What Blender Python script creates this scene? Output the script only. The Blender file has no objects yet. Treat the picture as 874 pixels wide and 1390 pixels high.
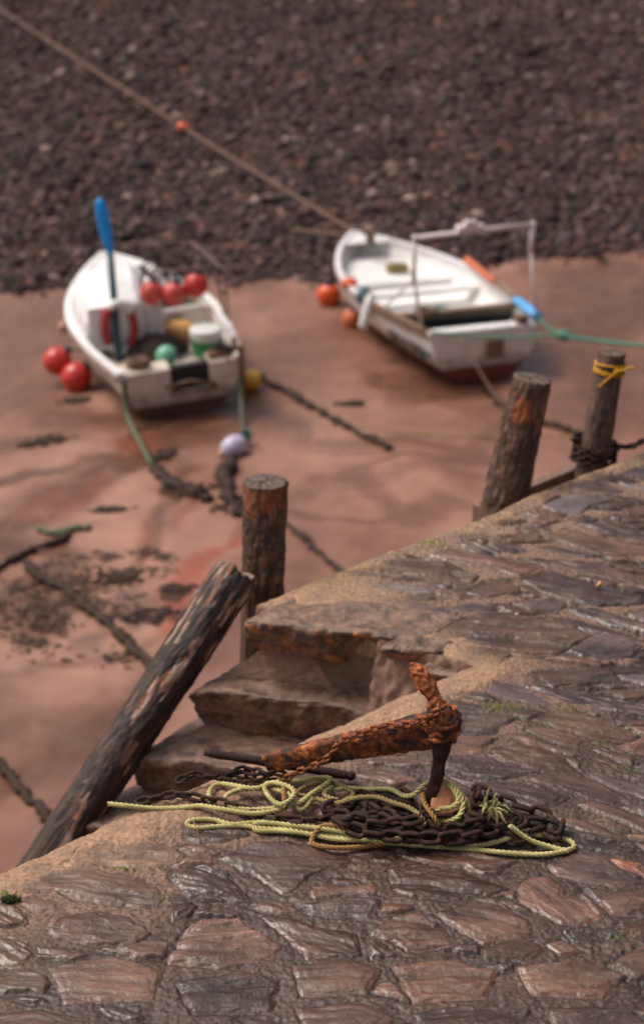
import bpy, math, random
import numpy as np
from mathutils import Vector, Matrix, Quaternion

random.seed(7); RNG = np.random.default_rng(11)
S = bpy.context.scene
C = S.collection
R = math.radians

# ------------------------------------------------------------------ camera
F = 2300.0; PITCH = R(26.6); CAMH = 4.2; ZB = -3.7          # ZB: beach level, quay paving is z = 0
_c, _s = math.cos(PITCH), math.sin(PITCH)
def ray(px, py):
    x = (px - 437) / F; y = (695 - py) / F
    return Vector((x, _c + y * _s, -_s + y * _c))
CAM = Vector((0, 0, CAMH))
def P(px, py, z=0.0):                                         # where the sight line meets a level
    d = ray(px, py); return CAM + d * ((z - CAMH) / d.z)
def Y(px, py, y):                                             # ... meets an upright plane at distance y
    d = ray(px, py); return CAM + d * (y / d.y)
B0 = Vector((-.19, 7.51, 0)); EU = Vector((.775, .632, 0)); NV = Vector((.632, -.775, 0))   # quay frame: u along edge, v inward
def UV(u, v, z=0.0): return B0 + EU * u + NV * v + Vector((0, 0, z))
def Pv(px, py, v):                                            # ... meets the upright plane v = const
    d = ray(px, py); t = ((B0 - CAM).dot(NV) + v) / d.dot(NV); return CAM + d * t
def uv_of(p): q = p - B0; return q.dot(EU), q.dot(NV)

cam_d = bpy.data.cameras.new('camera'); cam = bpy.data.objects.new('camera', cam_d); C.objects.link(cam)
cam.location = CAM; cam.rotation_euler = (R(90) - PITCH, 0, 0)
cam_d.sensor_fit = 'VERTICAL'; cam_d.sensor_height = 36; cam_d.lens = 36 * F / 1390
cam_d.clip_end = 3000; cam_d.clip_start = .1
cam_d.dof.use_dof = True; cam_d.dof.focus_distance = 6.2; cam_d.dof.aperture_fstop = cam_d.lens / 37.0
S.camera = cam

# ------------------------------------------------------------------ light
w = bpy.data.worlds.new('World'); S.world = w; w.use_nodes = True
nt = w.node_tree; bg = nt.nodes['Background']
sky = nt.nodes.new('ShaderNodeTexSky'); sky.sky_type = 'NISHITA'; sky.sun_disc = False
SUN_EL, SUN_AZ = R(57), R(-68)                                # azimuth from +Y, negative = left
sky.sun_elevation = SUN_EL; sky.sun_rotation = SUN_AZ
sky.air_density = .8; sky.dust_density = 9; sky.ozone_density = 0
hs = nt.nodes.new('ShaderNodeHueSaturation'); hs.inputs['Saturation'].default_value = .65; nt.links.new(sky.outputs[0], hs.inputs['Color'])   # thin grey overcast
nt.links.new(hs.outputs[0], bg.inputs[0]); bg.inputs[1].default_value = .125
sl = bpy.data.lights.new('sun', 'SUN'); sl.energy = 1.5; sl.angle = R(22); sl.color = (1, .92, .86)
so = bpy.data.objects.new('sun', sl); C.objects.link(so)
sd = Vector((math.sin(SUN_AZ) * math.cos(SUN_EL), math.cos(SUN_AZ) * math.cos(SUN_EL), math.sin(SUN_EL)))
so.rotation_euler = sd.to_track_quat('Z', 'Y').to_euler()
so.location = (-6, 6, 12)
S.view_settings.view_transform = 'Standard'; S.view_settings.look = 'None'
S.view_settings.exposure = .0; S.view_settings.gamma = 1
S.cycles.use_denoising = True
S.cycles.max_bounces = 6

# ------------------------------------------------------------------ noise (numpy)
_perm = np.random.default_rng(3).permutation(512).astype(np.int32)
_perm = np.concatenate([_perm, _perm, _perm])
_ga = np.random.default_rng(4).uniform(0, 2 * np.pi, 512); _gx, _gy = np.cos(_ga), np.sin(_ga)
def perlin(x, y, seed=0):
    x = np.asarray(x, float) + seed * 17.31; y = np.asarray(y, float) - seed * 9.77
    xi = np.floor(x).astype(np.int64); yi = np.floor(y).astype(np.int64)
    xf = x - xi; yf = y - yi
    u = xf * xf * xf * (xf * (xf * 6 - 15) + 10); v = yf * yf * yf * (yf * (yf * 6 - 15) + 10)
    def g(ix, iy, fx, fy):
        h = _perm[(_perm[ix & 511] + iy) & 511]; return _gx[h] * fx + _gy[h] * fy
    a = g(xi, yi, xf, yf); b = g(xi + 1, yi, xf - 1, yf); c = g(xi, yi + 1, xf, yf - 1); d = g(xi + 1, yi + 1, xf - 1, yf - 1)
    return ((a + (b - a) * u) * (1 - v) + (c + (d - c) * u) * v) * 1.5
def fbm(x, y, o=4, seed=0, gain=.5):
    r = 0; a = 1; t = 0
    for i in range(o): r = r + a * perlin(x * 2 ** i, y * 2 ** i, seed + i); t += a; a *= gain
    return r / t * 1.4
def sst(a, b, x): t = np.clip((x - a) / (b - a), 0, 1); return t * t * (3 - 2 * t)
def mix3(c0, c1, t): return c0 * (1 - t[..., None]) + np.asarray(c1) * t[..., None]

# ------------------------------------------------------------------ mesh helpers
def np_mesh(name, V, Fq, mats, parent=None, smooth=True, col=None, rough=None, fmat=None, link=True):
    V = np.asarray(V, np.float32); me = bpy.data.meshes.new(name)
    if isinstance(Fq, np.ndarray):
        nf, k = Fq.shape
        me.vertices.add(len(V)); me.vertices.foreach_set('co', V.ravel())
        me.loops.add(nf * k); me.loops.foreach_set('vertex_index', Fq.astype(np.int32).ravel())
        me.polygons.add(nf); me.polygons.foreach_set('loop_start', np.arange(0, nf * k, k, dtype=np.int32))
        try: me.polygons.foreach_set('loop_total', np.full(nf, k, np.int32))
        except Exception: pass
        me.update(calc_edges=True)
    else:
        me.from_pydata([tuple(map(float, v)) for v in V], [], Fq); me.update()
    if smooth: me.polygons.foreach_set('use_smooth', np.ones(len(me.polygons), bool))
    for m in (mats if isinstance(mats, (list, tuple)) else [mats]): me.materials.append(m)
    if fmat is not None: me.polygons.foreach_set('material_index', np.asarray(fmat, np.int32))
    if col is not None:
        a = me.attributes.new('Col', 'FLOAT_COLOR', 'POINT')
        c4 = np.ones((len(V), 4), np.float32); c4[:, :3] = col; a.data.foreach_set('color', c4.ravel())
    if rough is not None:
        a = me.attributes.new('Rough', 'FLOAT', 'POINT'); a.data.foreach_set('value', np.asarray(rough, np.float32).ravel())
    me.validate()
    o = bpy.data.objects.new(name, me)
    if link: C.objects.link(o)
    if parent is not None: o.parent = parent
    return o

def tag(o, label=None, cat=None, group=None, kind=None):
    if label: o['label'] = label
    if cat: o['category'] = cat
    if group: o['group'] = group
    if kind: o['kind'] = kind
    return o
def thing(name, loc, label, cat, group=None, rot=None):
    o = bpy.data.objects.new(name, None); C.objects.link(o); o.location = loc; o.empty_display_size = .1
    if rot is not None: o.rotation_euler = rot
    return tag(o, label, cat, group)
def structure(o): o['kind'] = 'structure'; return o

def spline(pts, step=.01, closed=False):
    p = [Vector(q) for q in pts]; n = len(p); out = []
    rng = range(n) if closed else range(n - 1)
    for i in rng:
        if closed: a, b, c, d = p[i - 1], p[i], p[(i + 1) % n], p[(i + 2) % n]
        else: a, b, c, d = p[max(i - 1, 0)], p[i], p[i + 1], p[min(i + 2, n - 1)]
        k = max(2, int((c - b).length / step))
        for j in range(k):
            t = j / k
            out.append(.5 * ((2 * b) + (c - a) * t + (2 * a - 5 * b + 4 * c - d) * t * t + (3 * b - a - 3 * c + d) * t ** 3))
    out.append(p[0].copy() if closed else p[-1].copy())
    return out
def even(pts, step):
    out = [pts[0].copy()]; acc = 0
    for a, b in zip(pts, pts[1:]):
        l = (b - a).length
        if l < 1e-9: continue
        while acc + l >= step:
            t = (step - acc) / l; a = a.lerp(b, t); out.append(a.copy()); l = (b - a).length; acc = 0
            if l < 1e-9: break
        acc += l
    return out
def frames(pts):
    T = []; n = len(pts)
    for i in range(n):
        t = pts[min(i + 1, n - 1)] - pts[max(i - 1, 0)]; T.append(t.normalized() if t.length > 1e-9 else Vector((0, 0, 1)))
    N = []; up = Vector((0, 0, 1)) if abs(T[0].z) < .9 else Vector((1, 0, 0))
    v = (up - T[0] * up.dot(T[0])).normalized(); N.append(v)
    for i in range(1, n):
        v = N[-1] - T[i] * N[-1].dot(T[i]); v = v.normalized() if v.length > 1e-6 else N[-1]; N.append(v)
    return T, N

class MB:
    def __init__(s): s.v = []; s.f = []; s.m = []; s.mi = 0
    def add(s, V, Fc):
        o = len(s.v); s.v += [tuple(x) for x in V]; s.f += [tuple(i + o for i in f) for f in Fc]; s.m += [s.mi] * len(Fc)
    def rings(s, rings, cap=True, closed=False):
        k = len(rings[0]); V = [q for r in rings for q in r]; Fc = []
        n = len(rings)
        for i in range(n - 1 if not closed else n):
            for j in range(k):
                a = i * k + j; b = i * k + (j + 1) % k; c = ((i + 1) % n) * k + (j + 1) % k; d = ((i + 1) % n) * k + j
                Fc.append((a, b, c, d))
        if cap and not closed:
            Fc.append(tuple(range(k - 1, -1, -1))); Fc.append(tuple((n - 1) * k + j for j in range(k)))
        s.add(V, Fc)
    def tube(s, pts, r, seg=8, cap=True, flat=1.0, jit=0):
        pts = [Vector(p) for p in pts]; T, N = frames(pts); rr = []
        for i, (p, t, n) in enumerate(zip(pts, T, N)):
            ri = r[i] if isinstance(r, (list, tuple)) else r; b = t.cross(n)
            ring = []
            for j in range(seg):
                a = 2 * math.pi * j / seg; q = ri * (1 + (random.uniform(-jit, jit) if jit else 0))
                ring.append(p + n * (math.cos(a) * q * flat) + b * (math.sin(a) * q))
            rr.append(ring)
        s.rings(rr, cap)
    def box(s, c, size, rot=None, taper=1.0):
        c = Vector(c); x, y, z = [q / 2 for q in size]; V = []
        for k in (-1, 1):
            for (i, j) in ((-1, -1), (1, -1), (1, 1), (-1, 1)):
                q = Vector((i * x * (taper if k > 0 else 1), j * y * (taper if k > 0 else 1), k * z))
                if rot is not None: q = rot @ q
                V.append(c + q)
        s.add(V, [(3, 2, 1, 0), (4, 5, 6, 7), (0, 1, 5, 4), (1, 2, 6, 5), (2, 3, 7, 6), (3, 0, 4, 7)])
    def lathe(s, prof, c=(0, 0, 0), seg=24, axis=None):
        c = Vector(c); q = axis.to_track_quat('Z', 'Y') if axis is not None else None; rr = []
        for (r, z) in prof:
            ring = []
            for j in range(seg):
                a = 2 * math.pi * j / seg; p = Vector((r * math.cos(a), r * math.sin(a), z))
                if q is not None: p = q @ p
                ring.append(c + p)
            rr.append(ring)
        s.rings(rr)
    def ball(s, c, r, sc=(1, 1, 1), seg=20, jit=0, rot=None):
        c = Vector(c); n = seg // 2; rr = []
        for i in range(n + 1):
            th = math.pi * (i + .02) / (n + .04); ring = []
            for j in range(seg):
                a = 2 * math.pi * j / seg; q = r * (1 + (random.uniform(-jit, jit) if jit else 0))
                p = Vector((q * math.sin(th) * math.cos(a) * sc[0], q * math.sin(th) * math.sin(a) * sc[1], q * math.cos(th) * sc[2]))
                if rot is not None: p = rot @ p
                ring.append(c + p)
            rr.append(ring)
        s.rings(rr)
    def build(s, name, mats, parent=None, smooth=True, off=None, col=None):
        V = np.array(s.v, float)
        if off is not None: V = V - np.array(off)
        return np_mesh(name, V, s.f, mats, parent, smooth, col=col, fmat=s.m if any(s.m) else None)
def bevel(o, wd=.006, seg=2):
    m = o.modifiers.new('bevel', 'BEVEL'); m.width = wd; m.segments = seg; m.limit_method = 'ANGLE'; m.angle_limit = R(40); return o
def roughen(o, strength, scale, sub=0):
    if sub:
        m = o.modifiers.new('sub', 'SUBSURF'); m.subdivision_type = 'SIMPLE'; m.levels = m.render_levels = sub
    tx = bpy.data.textures.new('lumps', 'CLOUDS'); tx.noise_scale = scale; tx.noise_depth = 3
    m = o.modifiers.new('lumps', 'DISPLACE'); m.texture = tx; m.strength = strength; m.mid_level = .5; m.texture_coords = 'GLOBAL'
    return o

# ------------------------------------------------------------------ materials
def mat(name, c1, c2=None, rough=.5, scale=8, bump=.2, bscale=None, dist=.01, attr=False, metallic=0, rvar=.15, c3=None, contrast=.25, stretch=None, spec=.5, coat=0, rattr=False, detail=8, film=0, wl=None, dirt=(.1, .06, .04)):
    m = bpy.data.materials.new(name); m.use_nodes = True; n = m.node_tree.nodes; L = m.node_tree.links.new
    b = n['Principled BSDF']; b.inputs['Metallic'].default_value = metallic
    b.inputs['Specular IOR Level'].default_value = spec; b.inputs['Coat Weight'].default_value = coat
    tc = n.new('ShaderNodeTexCoord'); mp = n.new('ShaderNodeMapping'); L(tc.outputs['Object'], mp.inputs[0])
    if stretch: mp.inputs['Scale'].default_value = stretch
    no = n.new('ShaderNodeTexNoise'); no.inputs['Scale'].default_value = scale; no.inputs['Detail'].default_value = detail; no.inputs['Roughness'].default_value = .62
    L(mp.outputs[0], no.inputs['Vector'])
    cr = n.new('ShaderNodeValToRGB'); L(no.outputs['Fac'], cr.inputs[0])
    c2 = c2 or tuple(q * .6 for q in c1)
    e = cr.color_ramp.elements; e[0].position = .5 - contrast; e[0].color = (*c2, 1); e[1].position = .5 + contrast; e[1].color = (*c1, 1)
    if c3:
        x = e.new(.5 + contrast * 1.35); x.color = (*c3, 1); e[1].position = .5 + contrast * .55
    out = cr.outputs[0]
    if attr:
        at = n.new('ShaderNodeAttribute'); at.attribute_name = 'Col'
        mx = n.new('ShaderNodeMix'); mx.data_type = 'RGBA'; mx.blend_type = 'MULTIPLY'; mx.inputs[0].default_value = 1
        L(at.outputs['Color'], mx.inputs[6]); L(out, mx.inputs[7]); out = mx.outputs[2]
    if wl:                                                      # scum line and grime low on a hull
        sx = n.new('ShaderNodeSeparateXYZ'); L(tc.outputs['Object'], sx.inputs[0])
        a1 = n.new('ShaderNodeMath'); a1.operation = 'MULTIPLY_ADD'; L(no.outputs['Fac'], a1.inputs[0]); a1.inputs[1].default_value = .35; L(sx.outputs['Z'], a1.inputs[2])
        m1 = n.new('ShaderNodeMapRange'); L(a1.outputs[0], m1.inputs[0]); m1.inputs[1].default_value = wl; m1.inputs[2].default_value = wl + .22; m1.inputs[3].default_value = .8; m1.inputs[4].default_value = 0
        mx2 = n.new('ShaderNodeMix'); mx2.data_type = 'RGBA'; L(m1.outputs[0], mx2.inputs[0]); L(out, mx2.inputs[6]); mx2.inputs[7].default_value = (*dirt, 1); out = mx2.outputs[2]
    L(out, b.inputs['Base Color'])
    mr = n.new('ShaderNodeMapRange'); L(no.outputs['Fac'], mr.inputs[0]); mr.inputs[1].default_value = .3; mr.inputs[2].default_value = .7
    mr.inputs[3].default_value = max(.03, rough - rvar); mr.inputs[4].default_value = min(1, rough + rvar)
    if rattr:
        ra = n.new('ShaderNodeAttribute'); ra.attribute_name = 'Rough'
        ad = n.new('ShaderNodeMath'); ad.operation = 'ADD'; ad.use_clamp = True
        L(ra.outputs['Fac'], ad.inputs[0]); L(mr.outputs[0], ad.inputs[1]); L(ad.outputs[0], b.inputs['Roughness'])
        if film:                                                # water film lying on the smooth slabs
            cm = n.new('ShaderNodeMapRange'); L(ra.outputs['Fac'], cm.inputs[0]); cm.inputs[1].default_value = .16; cm.inputs[2].default_value = .42; cm.inputs[3].default_value = film; cm.inputs[4].default_value = 0
            L(cm.outputs[0], b.inputs['Coat Weight']); b.inputs['Coat Roughness'].default_value = .18; b.inputs['Coat IOR'].default_value = 1.45
    else: L(mr.outputs[0], b.inputs['Roughness'])
    if bump:
        n2 = n.new('ShaderNodeTexNoise'); n2.inputs['Scale'].default_value = bscale or scale * 3; n2.inputs['Detail'].default_value = 9; n2.inputs['Roughness'].default_value = .65
        L(mp.outputs[0], n2.inputs['Vector'])
        bu = n.new('ShaderNodeBump'); bu.inputs['Strength'].default_value = bump; bu.inputs['Distance'].default_value = dist
        L(n2.outputs['Fac'], bu.inputs['Height']); L(bu.outputs[0], b.inputs['Normal'])
    return m
def paint(name, c, dirt=(.2, .13, .09), amount=.25, rough=.45, wl=None):
    return mat(name, c, tuple(a * (1 - amount) + d * amount for a, d in zip(c, dirt)), rough=rough, scale=5, bump=.12, bscale=30, dist=.004, contrast=.14, wl=wl, dirt=(.12, .075, .05))

M = {}
M['paving'] = mat('wet_slate_paving', (1.18, 1.12, 1.1), (.62, .60, .60), rough=.0, rvar=.10, scale=30, bump=.8, bscale=90, dist=.0035, film=.42, stretch=(1, 1.7, 1.6), attr=True, rattr=True, contrast=.2)
M['sand'] = mat('wet_sand', (1.08, 1.05, 1.04), (.80, .78, .77), rough=.12, rvar=.10, spec=.4, rattr=True, scale=2.2, bump=.35, bscale=9, dist=.03, attr=True, contrast=.2)
M['stone'] = mat('step_stone', (.27, .178, .132), (.075, .05, .04), rough=.30, rvar=.18, scale=12, bump=1, bscale=24, dist=.016, attr=True, contrast=.16)
M['mortar'] = mat('sandy_mortar', (.42, .255, .19), (.22, .13, .095), rough=.75, scale=26, bump=.9, bscale=95, dist=.006, contrast=.2)
M['wallstone'] = mat('quay_wall_stone', (.26, .17, .12), (.10, .066, .05), rough=.75, scale=7, bump=1, bscale=24, dist=.02)
M['pebble'] = mat('shingle', (1.1, 1.1, 1.1), (.6, .58, .58), rough=.8, rvar=.1, spec=.25, scale=14, bump=0, attr=True)
M['bank'] = mat('shingle_ground', (.060, .040, .035), (.022, .016, .015), rough=.9, rvar=.05, spec=.1, scale=14, bump=1, bscale=14, dist=.06)
M['wood'] = mat('weathered_wood', (1.1, 1.02, .97), (.46, .42, .40), rough=.62, scale=14, bump=.8, bscale=40, dist=.008, attr=True, contrast=.2)
M['rust'] = mat('rusty_iron', (.28, .065, .016), (.022, .012, .010), rough=.7, scale=21, bump=1, bscale=42, dist=.016, contrast=.10, c3=(.62, .22, .06))
M['rust_bright'] = mat('orange_rust', (.52, .15, .045), (.17, .04, .016), rough=.75, scale=16, bump=.9, bscale=45, dist=.01, contrast=.14, c3=(.60, .27, .12))
M['rust_pale'] = mat('pale_orange_rust', (.80, .40, .22), (.60, .20, .08), rough=.75, scale=14, bump=.8, bscale=45, dist=.01, contrast=.16)
M['rust_dark'] = mat('dark_rusty_chain', (.050, .021, .015), (.016, .010, .009), rough=.75, rvar=.1, spec=.3, scale=30, bump=.9, bscale=90, dist=.004, contrast=.16, c3=(.17, .055, .022))
M['rope_green'] = mat('green_rope', (.70, .62, .27), (.34, .29, .10), rough=.55, scale=9, bump=.5, bscale=220, dist=.002, contrast=.2)
M['rope_straw'] = mat('straw_rope', (.36, .30, .11), (.20, .12, .045), rough=.6, scale=8, bump=.5, bscale=220, dist=.002, contrast=.2)
M['rope_orange'] = mat('rust_stained_rope', (.36, .22, .06), (.25, .09, .03), rough=.6, scale=11, bump=.5, bscale=220, dist=.002)
M['rope_yellow'] = mat('yellow_rope', (.80, .45, .02), (.6, .26, .01), rough=.5, scale=20, bump=.4, bscale=200, dist=.002)
M['rope_brown'] = mat('brown_rope', (.24, .14, .10), (.15, .085, .06), rough=.8, scale=10, bump=.3, bscale=150, dist=.003)
M['rope_teal'] = mat('teal_rope', (.06, .24, .17), (.035, .13, .09), rough=.6, scale=10, bump=.3, bscale=150, dist=.003)
M['weed'] = mat('seaweed', (.075, .048, .036), (.028, .019, .016), rough=.75, spec=.2, scale=16, bump=.6, bscale=30, dist=.02)
M['litter'] = mat('weed_scraps', (.115, .072, .054), (.045, .03, .025), rough=.75, spec=.2, scale=16, bump=.6, bscale=30, dist=.02)
M['weed_green'] = mat('weedy_rope', (.12, .15, .08), (.05, .06, .035), rough=.6, scale=12, bump=.6, bscale=40, dist=.01)
M['moss'] = mat('moss', (.075, .10, .015), (.03, .045, .008), rough=.8, scale=50, bump=.8, bscale=120, dist=.004)
M['white'] = paint('white_boat_paint', (.84, .82, .82), amount=.18)
M['white_in'] = paint('white_boat_inside', (.86, .85, .83), amount=.15)
M['cream'] = paint('cream_boat_paint', (.70, .60, .52), amount=.35)
M['white_hull'] = paint('white_hull_paint', (.82, .79, .77), amount=.25, wl=.34); M['cream_hull'] = paint('cream_hull_paint', (.74, .66, .58), amount=.4, wl=.34)
M['antifoul'] = mat('red_antifouling', (.22, .04, .035), (.09, .025, .02), rough=.6, scale=5, bump=.3)
M['tar'] = mat('dark_bottom_paint', (.12, .05, .035), (.03, .018, .015), rough=.6, scale=6, bump=.3)
M['varnish'] = mat('bare_wood_trim', (.24, .125, .07), (.11, .06, .035), rough=.55, scale=9, bump=.3, stretch=(4, 1, 4))
M['greywood'] = mat('grey_boat_wood', (.27, .17, .125), (.14, .085, .06), rough=.6, scale=9, bump=.3)
M['black'] = mat('opening_shade', (.02, .018, .017), (.01, .01, .01), rough=.6, scale=9, bump=.1)  # near-black that paints the shade inside openings
M['well'] = mat('dark_teal_well', (.02, .07, .06), (.012, .035, .03), rough=.6, scale=9, bump=.1)
M['blue'] = mat('blue_paint', (.01, .36, .95), (.008, .27, .78), rough=.4, scale=6, bump=.05)
M['lightblue'] = mat('pale_blue_paint', (.12, .42, .80), (.09, .32, .65), rough=.4, scale=6, bump=.05)
M['tealdark'] = mat('faded_blue_paint', (.045, .12, .16), (.02, .05, .065), rough=.5, scale=9, bump=.1)
M['navy'] = mat('navy_plastic', (.015, .02, .07), (.01, .012, .04), rough=.4, scale=9, bump=.05)
M['buoy'] = mat('coral_red_buoy', (.80, .055, .04), (.40, .035, .028), rough=.35, scale=4, bump=.06)
M['buoy_pink'] = mat('faded_red_buoy', (.80, .11, .09), (.45, .06, .05), rough=.4, scale=4, bump=.06)
M['orange'] = mat('orange_plastic', (.80, .13, .025), (.6, .075, .02), rough=.4, scale=5, bump=.08)
M['orange_oar'] = mat('orange_paint', (.62, .16, .06), (.45, .1, .04), rough=.5, scale=7, bump=.08)
M['tan'] = mat('tan_sacking', (.80, .46, .16), (.55, .26, .08), rough=.75, scale=9, bump=.5)
M['mint'] = mat('mint_green_float', (.20, .52, .36), (.15, .40, .28), rough=.4, scale=6, bump=.05)
M['yellow'] = mat('yellow_float', (.80, .46, .04), (.6, .3, .03), rough=.4, scale=6, bump=.05)
M['lavender'] = mat('pale_lavender_float', (.56, .52, .68), (.42, .38, .5), rough=.4, scale=6, bump=.05)
M['pale_pink'] = mat('dull_pink_float', (.55, .30, .24), (.4, .2, .16), rough=.5, scale=6, bump=.05)
M['green'] = mat('green_plastic', (.015, .24, .08), (.012, .17, .06), rough=.4, scale=5, bump=.05)
M['whiteplastic'] = mat('white_plastic', (.78, .78, .76), (.62, .6, .56), rough=.4, scale=5, bump=.05)
M['lifered'] = mat('lifebuoy_red', (.42, .025, .02), (.3, .02, .015), rough=.5, scale=6, bump=.1)
M['net'] = mat('brown_netting', (.075, .042, .03), (.022, .014, .011), rough=.8, scale=30, bump=1, bscale=60, dist=.03)
M['ink'] = mat('dark_lettering', (.05, .04, .045), (.03, .025, .03), rough=.5, scale=9, bump=0)
M['steelrod'] = mat('dull_metal_rod', (.22, .16, .14), (.12, .08, .07), rough=.5, scale=12, bump=.1)
M['whitebar'] = paint('white_painted_pipe', (.80, .72, .70), amount=.2)
M['twig'] = mat('dry_stalk', (.35, .2, .11), rough=.7, scale=20, bump=0)

# ------------------------------------------------------------------ quay pavement
# slab outlines: per patch (origin x, y, pixels per unit), then kind : outline
SLABS = [((0,1100,.3432), """o:200,225 330,165 470,120 560,125 690,160 745,190 720,215 640,240 520,250 450,240 340,245
:40,340 130,290 190,235 300,250 450,270 580,290 650,330 655,385 570,408 430,395 370,385 320,385 240,345 140,355
:100,395 160,375 250,385 285,430 170,442
:-40,385 0,385 90,410 130,445 130,475 0,490 -60,480
:185,495 290,440 400,425 520,440 590,470 615,495 560,530 470,555 330,545 240,530
:-60,520 60,515 130,540 150,590 90,640 -60,640
:675,405 700,395 790,378 760,415 690,447"""),
((0,0,1), """:233,1193 250,1183 285,1178 313,1186 328,1203 347,1226 302,1224 261,1223 250,1210 236,1201
:247,1272 275,1248 325,1249 355,1267 385,1281 379,1299 300,1318 228,1310
:254,1129 270,1127 300,1127 330,1128 345,1137 310,1148 275,1151 255,1146
:500,1268 534,1246 570,1243 605,1262 615,1284 567,1293 551,1293 534,1281
:395,1310 470,1300 520,1316 500,1350 410,1352
:70,1320 160,1306 225,1322 215,1362 90,1370
:530,1312 600,1302 680,1318 660,1356 560,1362
:240,1335 330,1320 385,1330 370,1375 260,1382
:700,1312 790,1300 850,1322 820,1356 720,1352
:-20,1385 60,1376 130,1392 110,1430 -20,1430
:400,1365 490,1360 540,1382 500,1420 420,1416
:560,1375 640,1366 720,1372 700,1420 590,1424
:740,1368 850,1366 900,1400 760,1424"""),
((280,1120,.3432), """:60,145 140,105 220,80 330,75 440,85 560,120 600,145 520,175 420,215 350,270 310,280 240,235 190,205 130,180
:370,320 440,310 520,295 600,290 695,300 655,380 540,372 440,358 405,350 410,335
:410,270 470,235 560,245 660,240 690,250 680,275 560,280 430,298
:220,355 330,350 430,405 500,415 600,430 620,520 400,530 310,440 260,400
:640,445 690,465 760,520 650,530
:660,125 700,115 745,130 735,145 670,140"""),
((560,1120,.3593), """:-60,105 100,100 250,110 410,140 345,165 320,195 215,175 195,160 100,155 0,130
:-90,165 20,145 130,173 210,188 260,205 370,240 280,265 130,295 0,285 -70,250
p:400,240 430,205 520,195 570,230 575,270 640,285 720,360 640,380 560,380 480,335 400,290
:75,340 170,320 230,290 300,285 360,320 440,365 460,415 380,435 270,450 190,410
:510,150 620,110 720,120 820,190 874,220 760,240 640,220 540,195
:640,235 740,255 820,250 900,235 900,290 820,350 740,345 700,290
r:730,125 860,140 900,205 790,165
:265,470 350,435 430,430 520,470 450,501 270,505
:500,450 560,430 650,475 560,495
:560,400 650,385 760,395 800,420 740,435 600,440
:620,265 655,262 735,340 700,345
:780,400 900,350 900,430 790,420
:0,390 90,370 140,420 60,470 -20,480"""),
((600,940,.3135), """:60,90 180,95 330,115 260,145 240,185 180,190 20,180 20,110
:20,183 200,198 255,203 200,230 185,275 20,280 -40,260 -30,190
:190,280 230,250 330,235 420,245 500,280 595,345 460,345 380,335 270,310
:0,310 120,285 185,292 300,322 430,352 330,375 260,390 130,370 10,345
:350,385 440,362 560,362 700,392 780,440 840,475 700,480 560,445 420,410
:260,190 300,180 380,195 440,230 520,250 600,275 580,285 470,265 380,235 280,210
:350,170 420,155 520,175 625,205 590,240 500,225 420,200
:380,125 460,95 620,90 760,140 860,180 810,220 700,210 590,185 480,155
w:620,340 700,345 900,410 900,460 760,425 620,375
:615,285 700,290 790,340 900,375 900,400 770,355 660,320
:640,240 700,230 840,280 820,310 720,285
:530,290 580,285 610,320 580,330
p:750,235 900,185 900,270 820,260
:580,480 680,470 900,545 900,605 740,550 640,510
:0,360 160,392 340,402 560,457 500,485 380,515 200,440 60,390
:470,530 580,545 680,570 820,638 640,610 520,565
:560,50 640,55 710,90 680,95 600,80
:740,110 900,110 900,135 760,135"""),
((560,820,.3593), """:40,120 150,70 280,20 380,40 560,60 680,120 600,165 540,195 400,180 240,145 200,120 120,125
:60,235 130,195 230,155 330,170 380,190 330,225 260,245 150,245
w:580,180 690,115 800,110 865,150 840,190 770,205 640,200
w:300,285 400,310 450,340 540,395 480,385 360,355 280,330
:380,300 500,310 560,330 760,350 900,395 900,425 740,400 600,370 480,330
w:600,375 700,390 730,410 690,420 620,400
W:770,265 900,265 900,315 790,285"""),
((560,700,.3593), """p:490,85 580,55 740,95 900,120 900,160 700,150 600,120
:470,120 520,115 720,160 650,165 560,150
:395,155 480,165 640,175 900,245 900,278 740,240 640,215 500,190
:400,240 500,205 640,245 900,315 860,330 700,335 560,310 470,280
:205,285 280,255 370,255 410,285 330,300 250,305
p:50,150 140,120 300,150 440,170 495,190 400,235 320,205 170,180
d:170,95 240,90 340,140 240,150
w:370,330 480,310 580,330 560,350 440,350
:580,340 700,345 900,410 900,445 740,410 620,365
w:800,360 900,345 900,400 830,385
:450,372 600,382 740,420 900,475 700,447 520,395"""),
((380,600,.5652), """W:20,355 110,325 160,325 150,345 90,370 30,370
W:205,345 250,337 340,345 370,360 330,365 250,352
w:125,368 190,362 300,378 415,400 400,408 280,392 160,378
d:115,318 150,308 250,318 280,325 160,320
:200,305 290,280 400,285 480,320 460,333 330,320 240,310
d:350,335 415,345 400,350
W:625,155 700,130 800,145 740,160 720,177 660,170
g:690,105 760,95 830,120 780,132 700,122
W:805,95 890,105 890,118 830,105
w:810,75 850,60 890,62 890,85
d:710,200 780,192 890,218 890,240 760,218
:560,195 640,185 690,192 620,205
:820,160 890,148 890,180 830,180
W:785,183 820,183 815,190
w:405,392 470,385 520,398 430,402""")]
GS = .0052
U0, U1, V0, V1 = -3.5, 3.4, 0.0, 3.9
VA = 1.10
HEAD0, HEADK = -.20, .40                                        # head of the stairs: u = HEAD0 + HEADK * v
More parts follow.
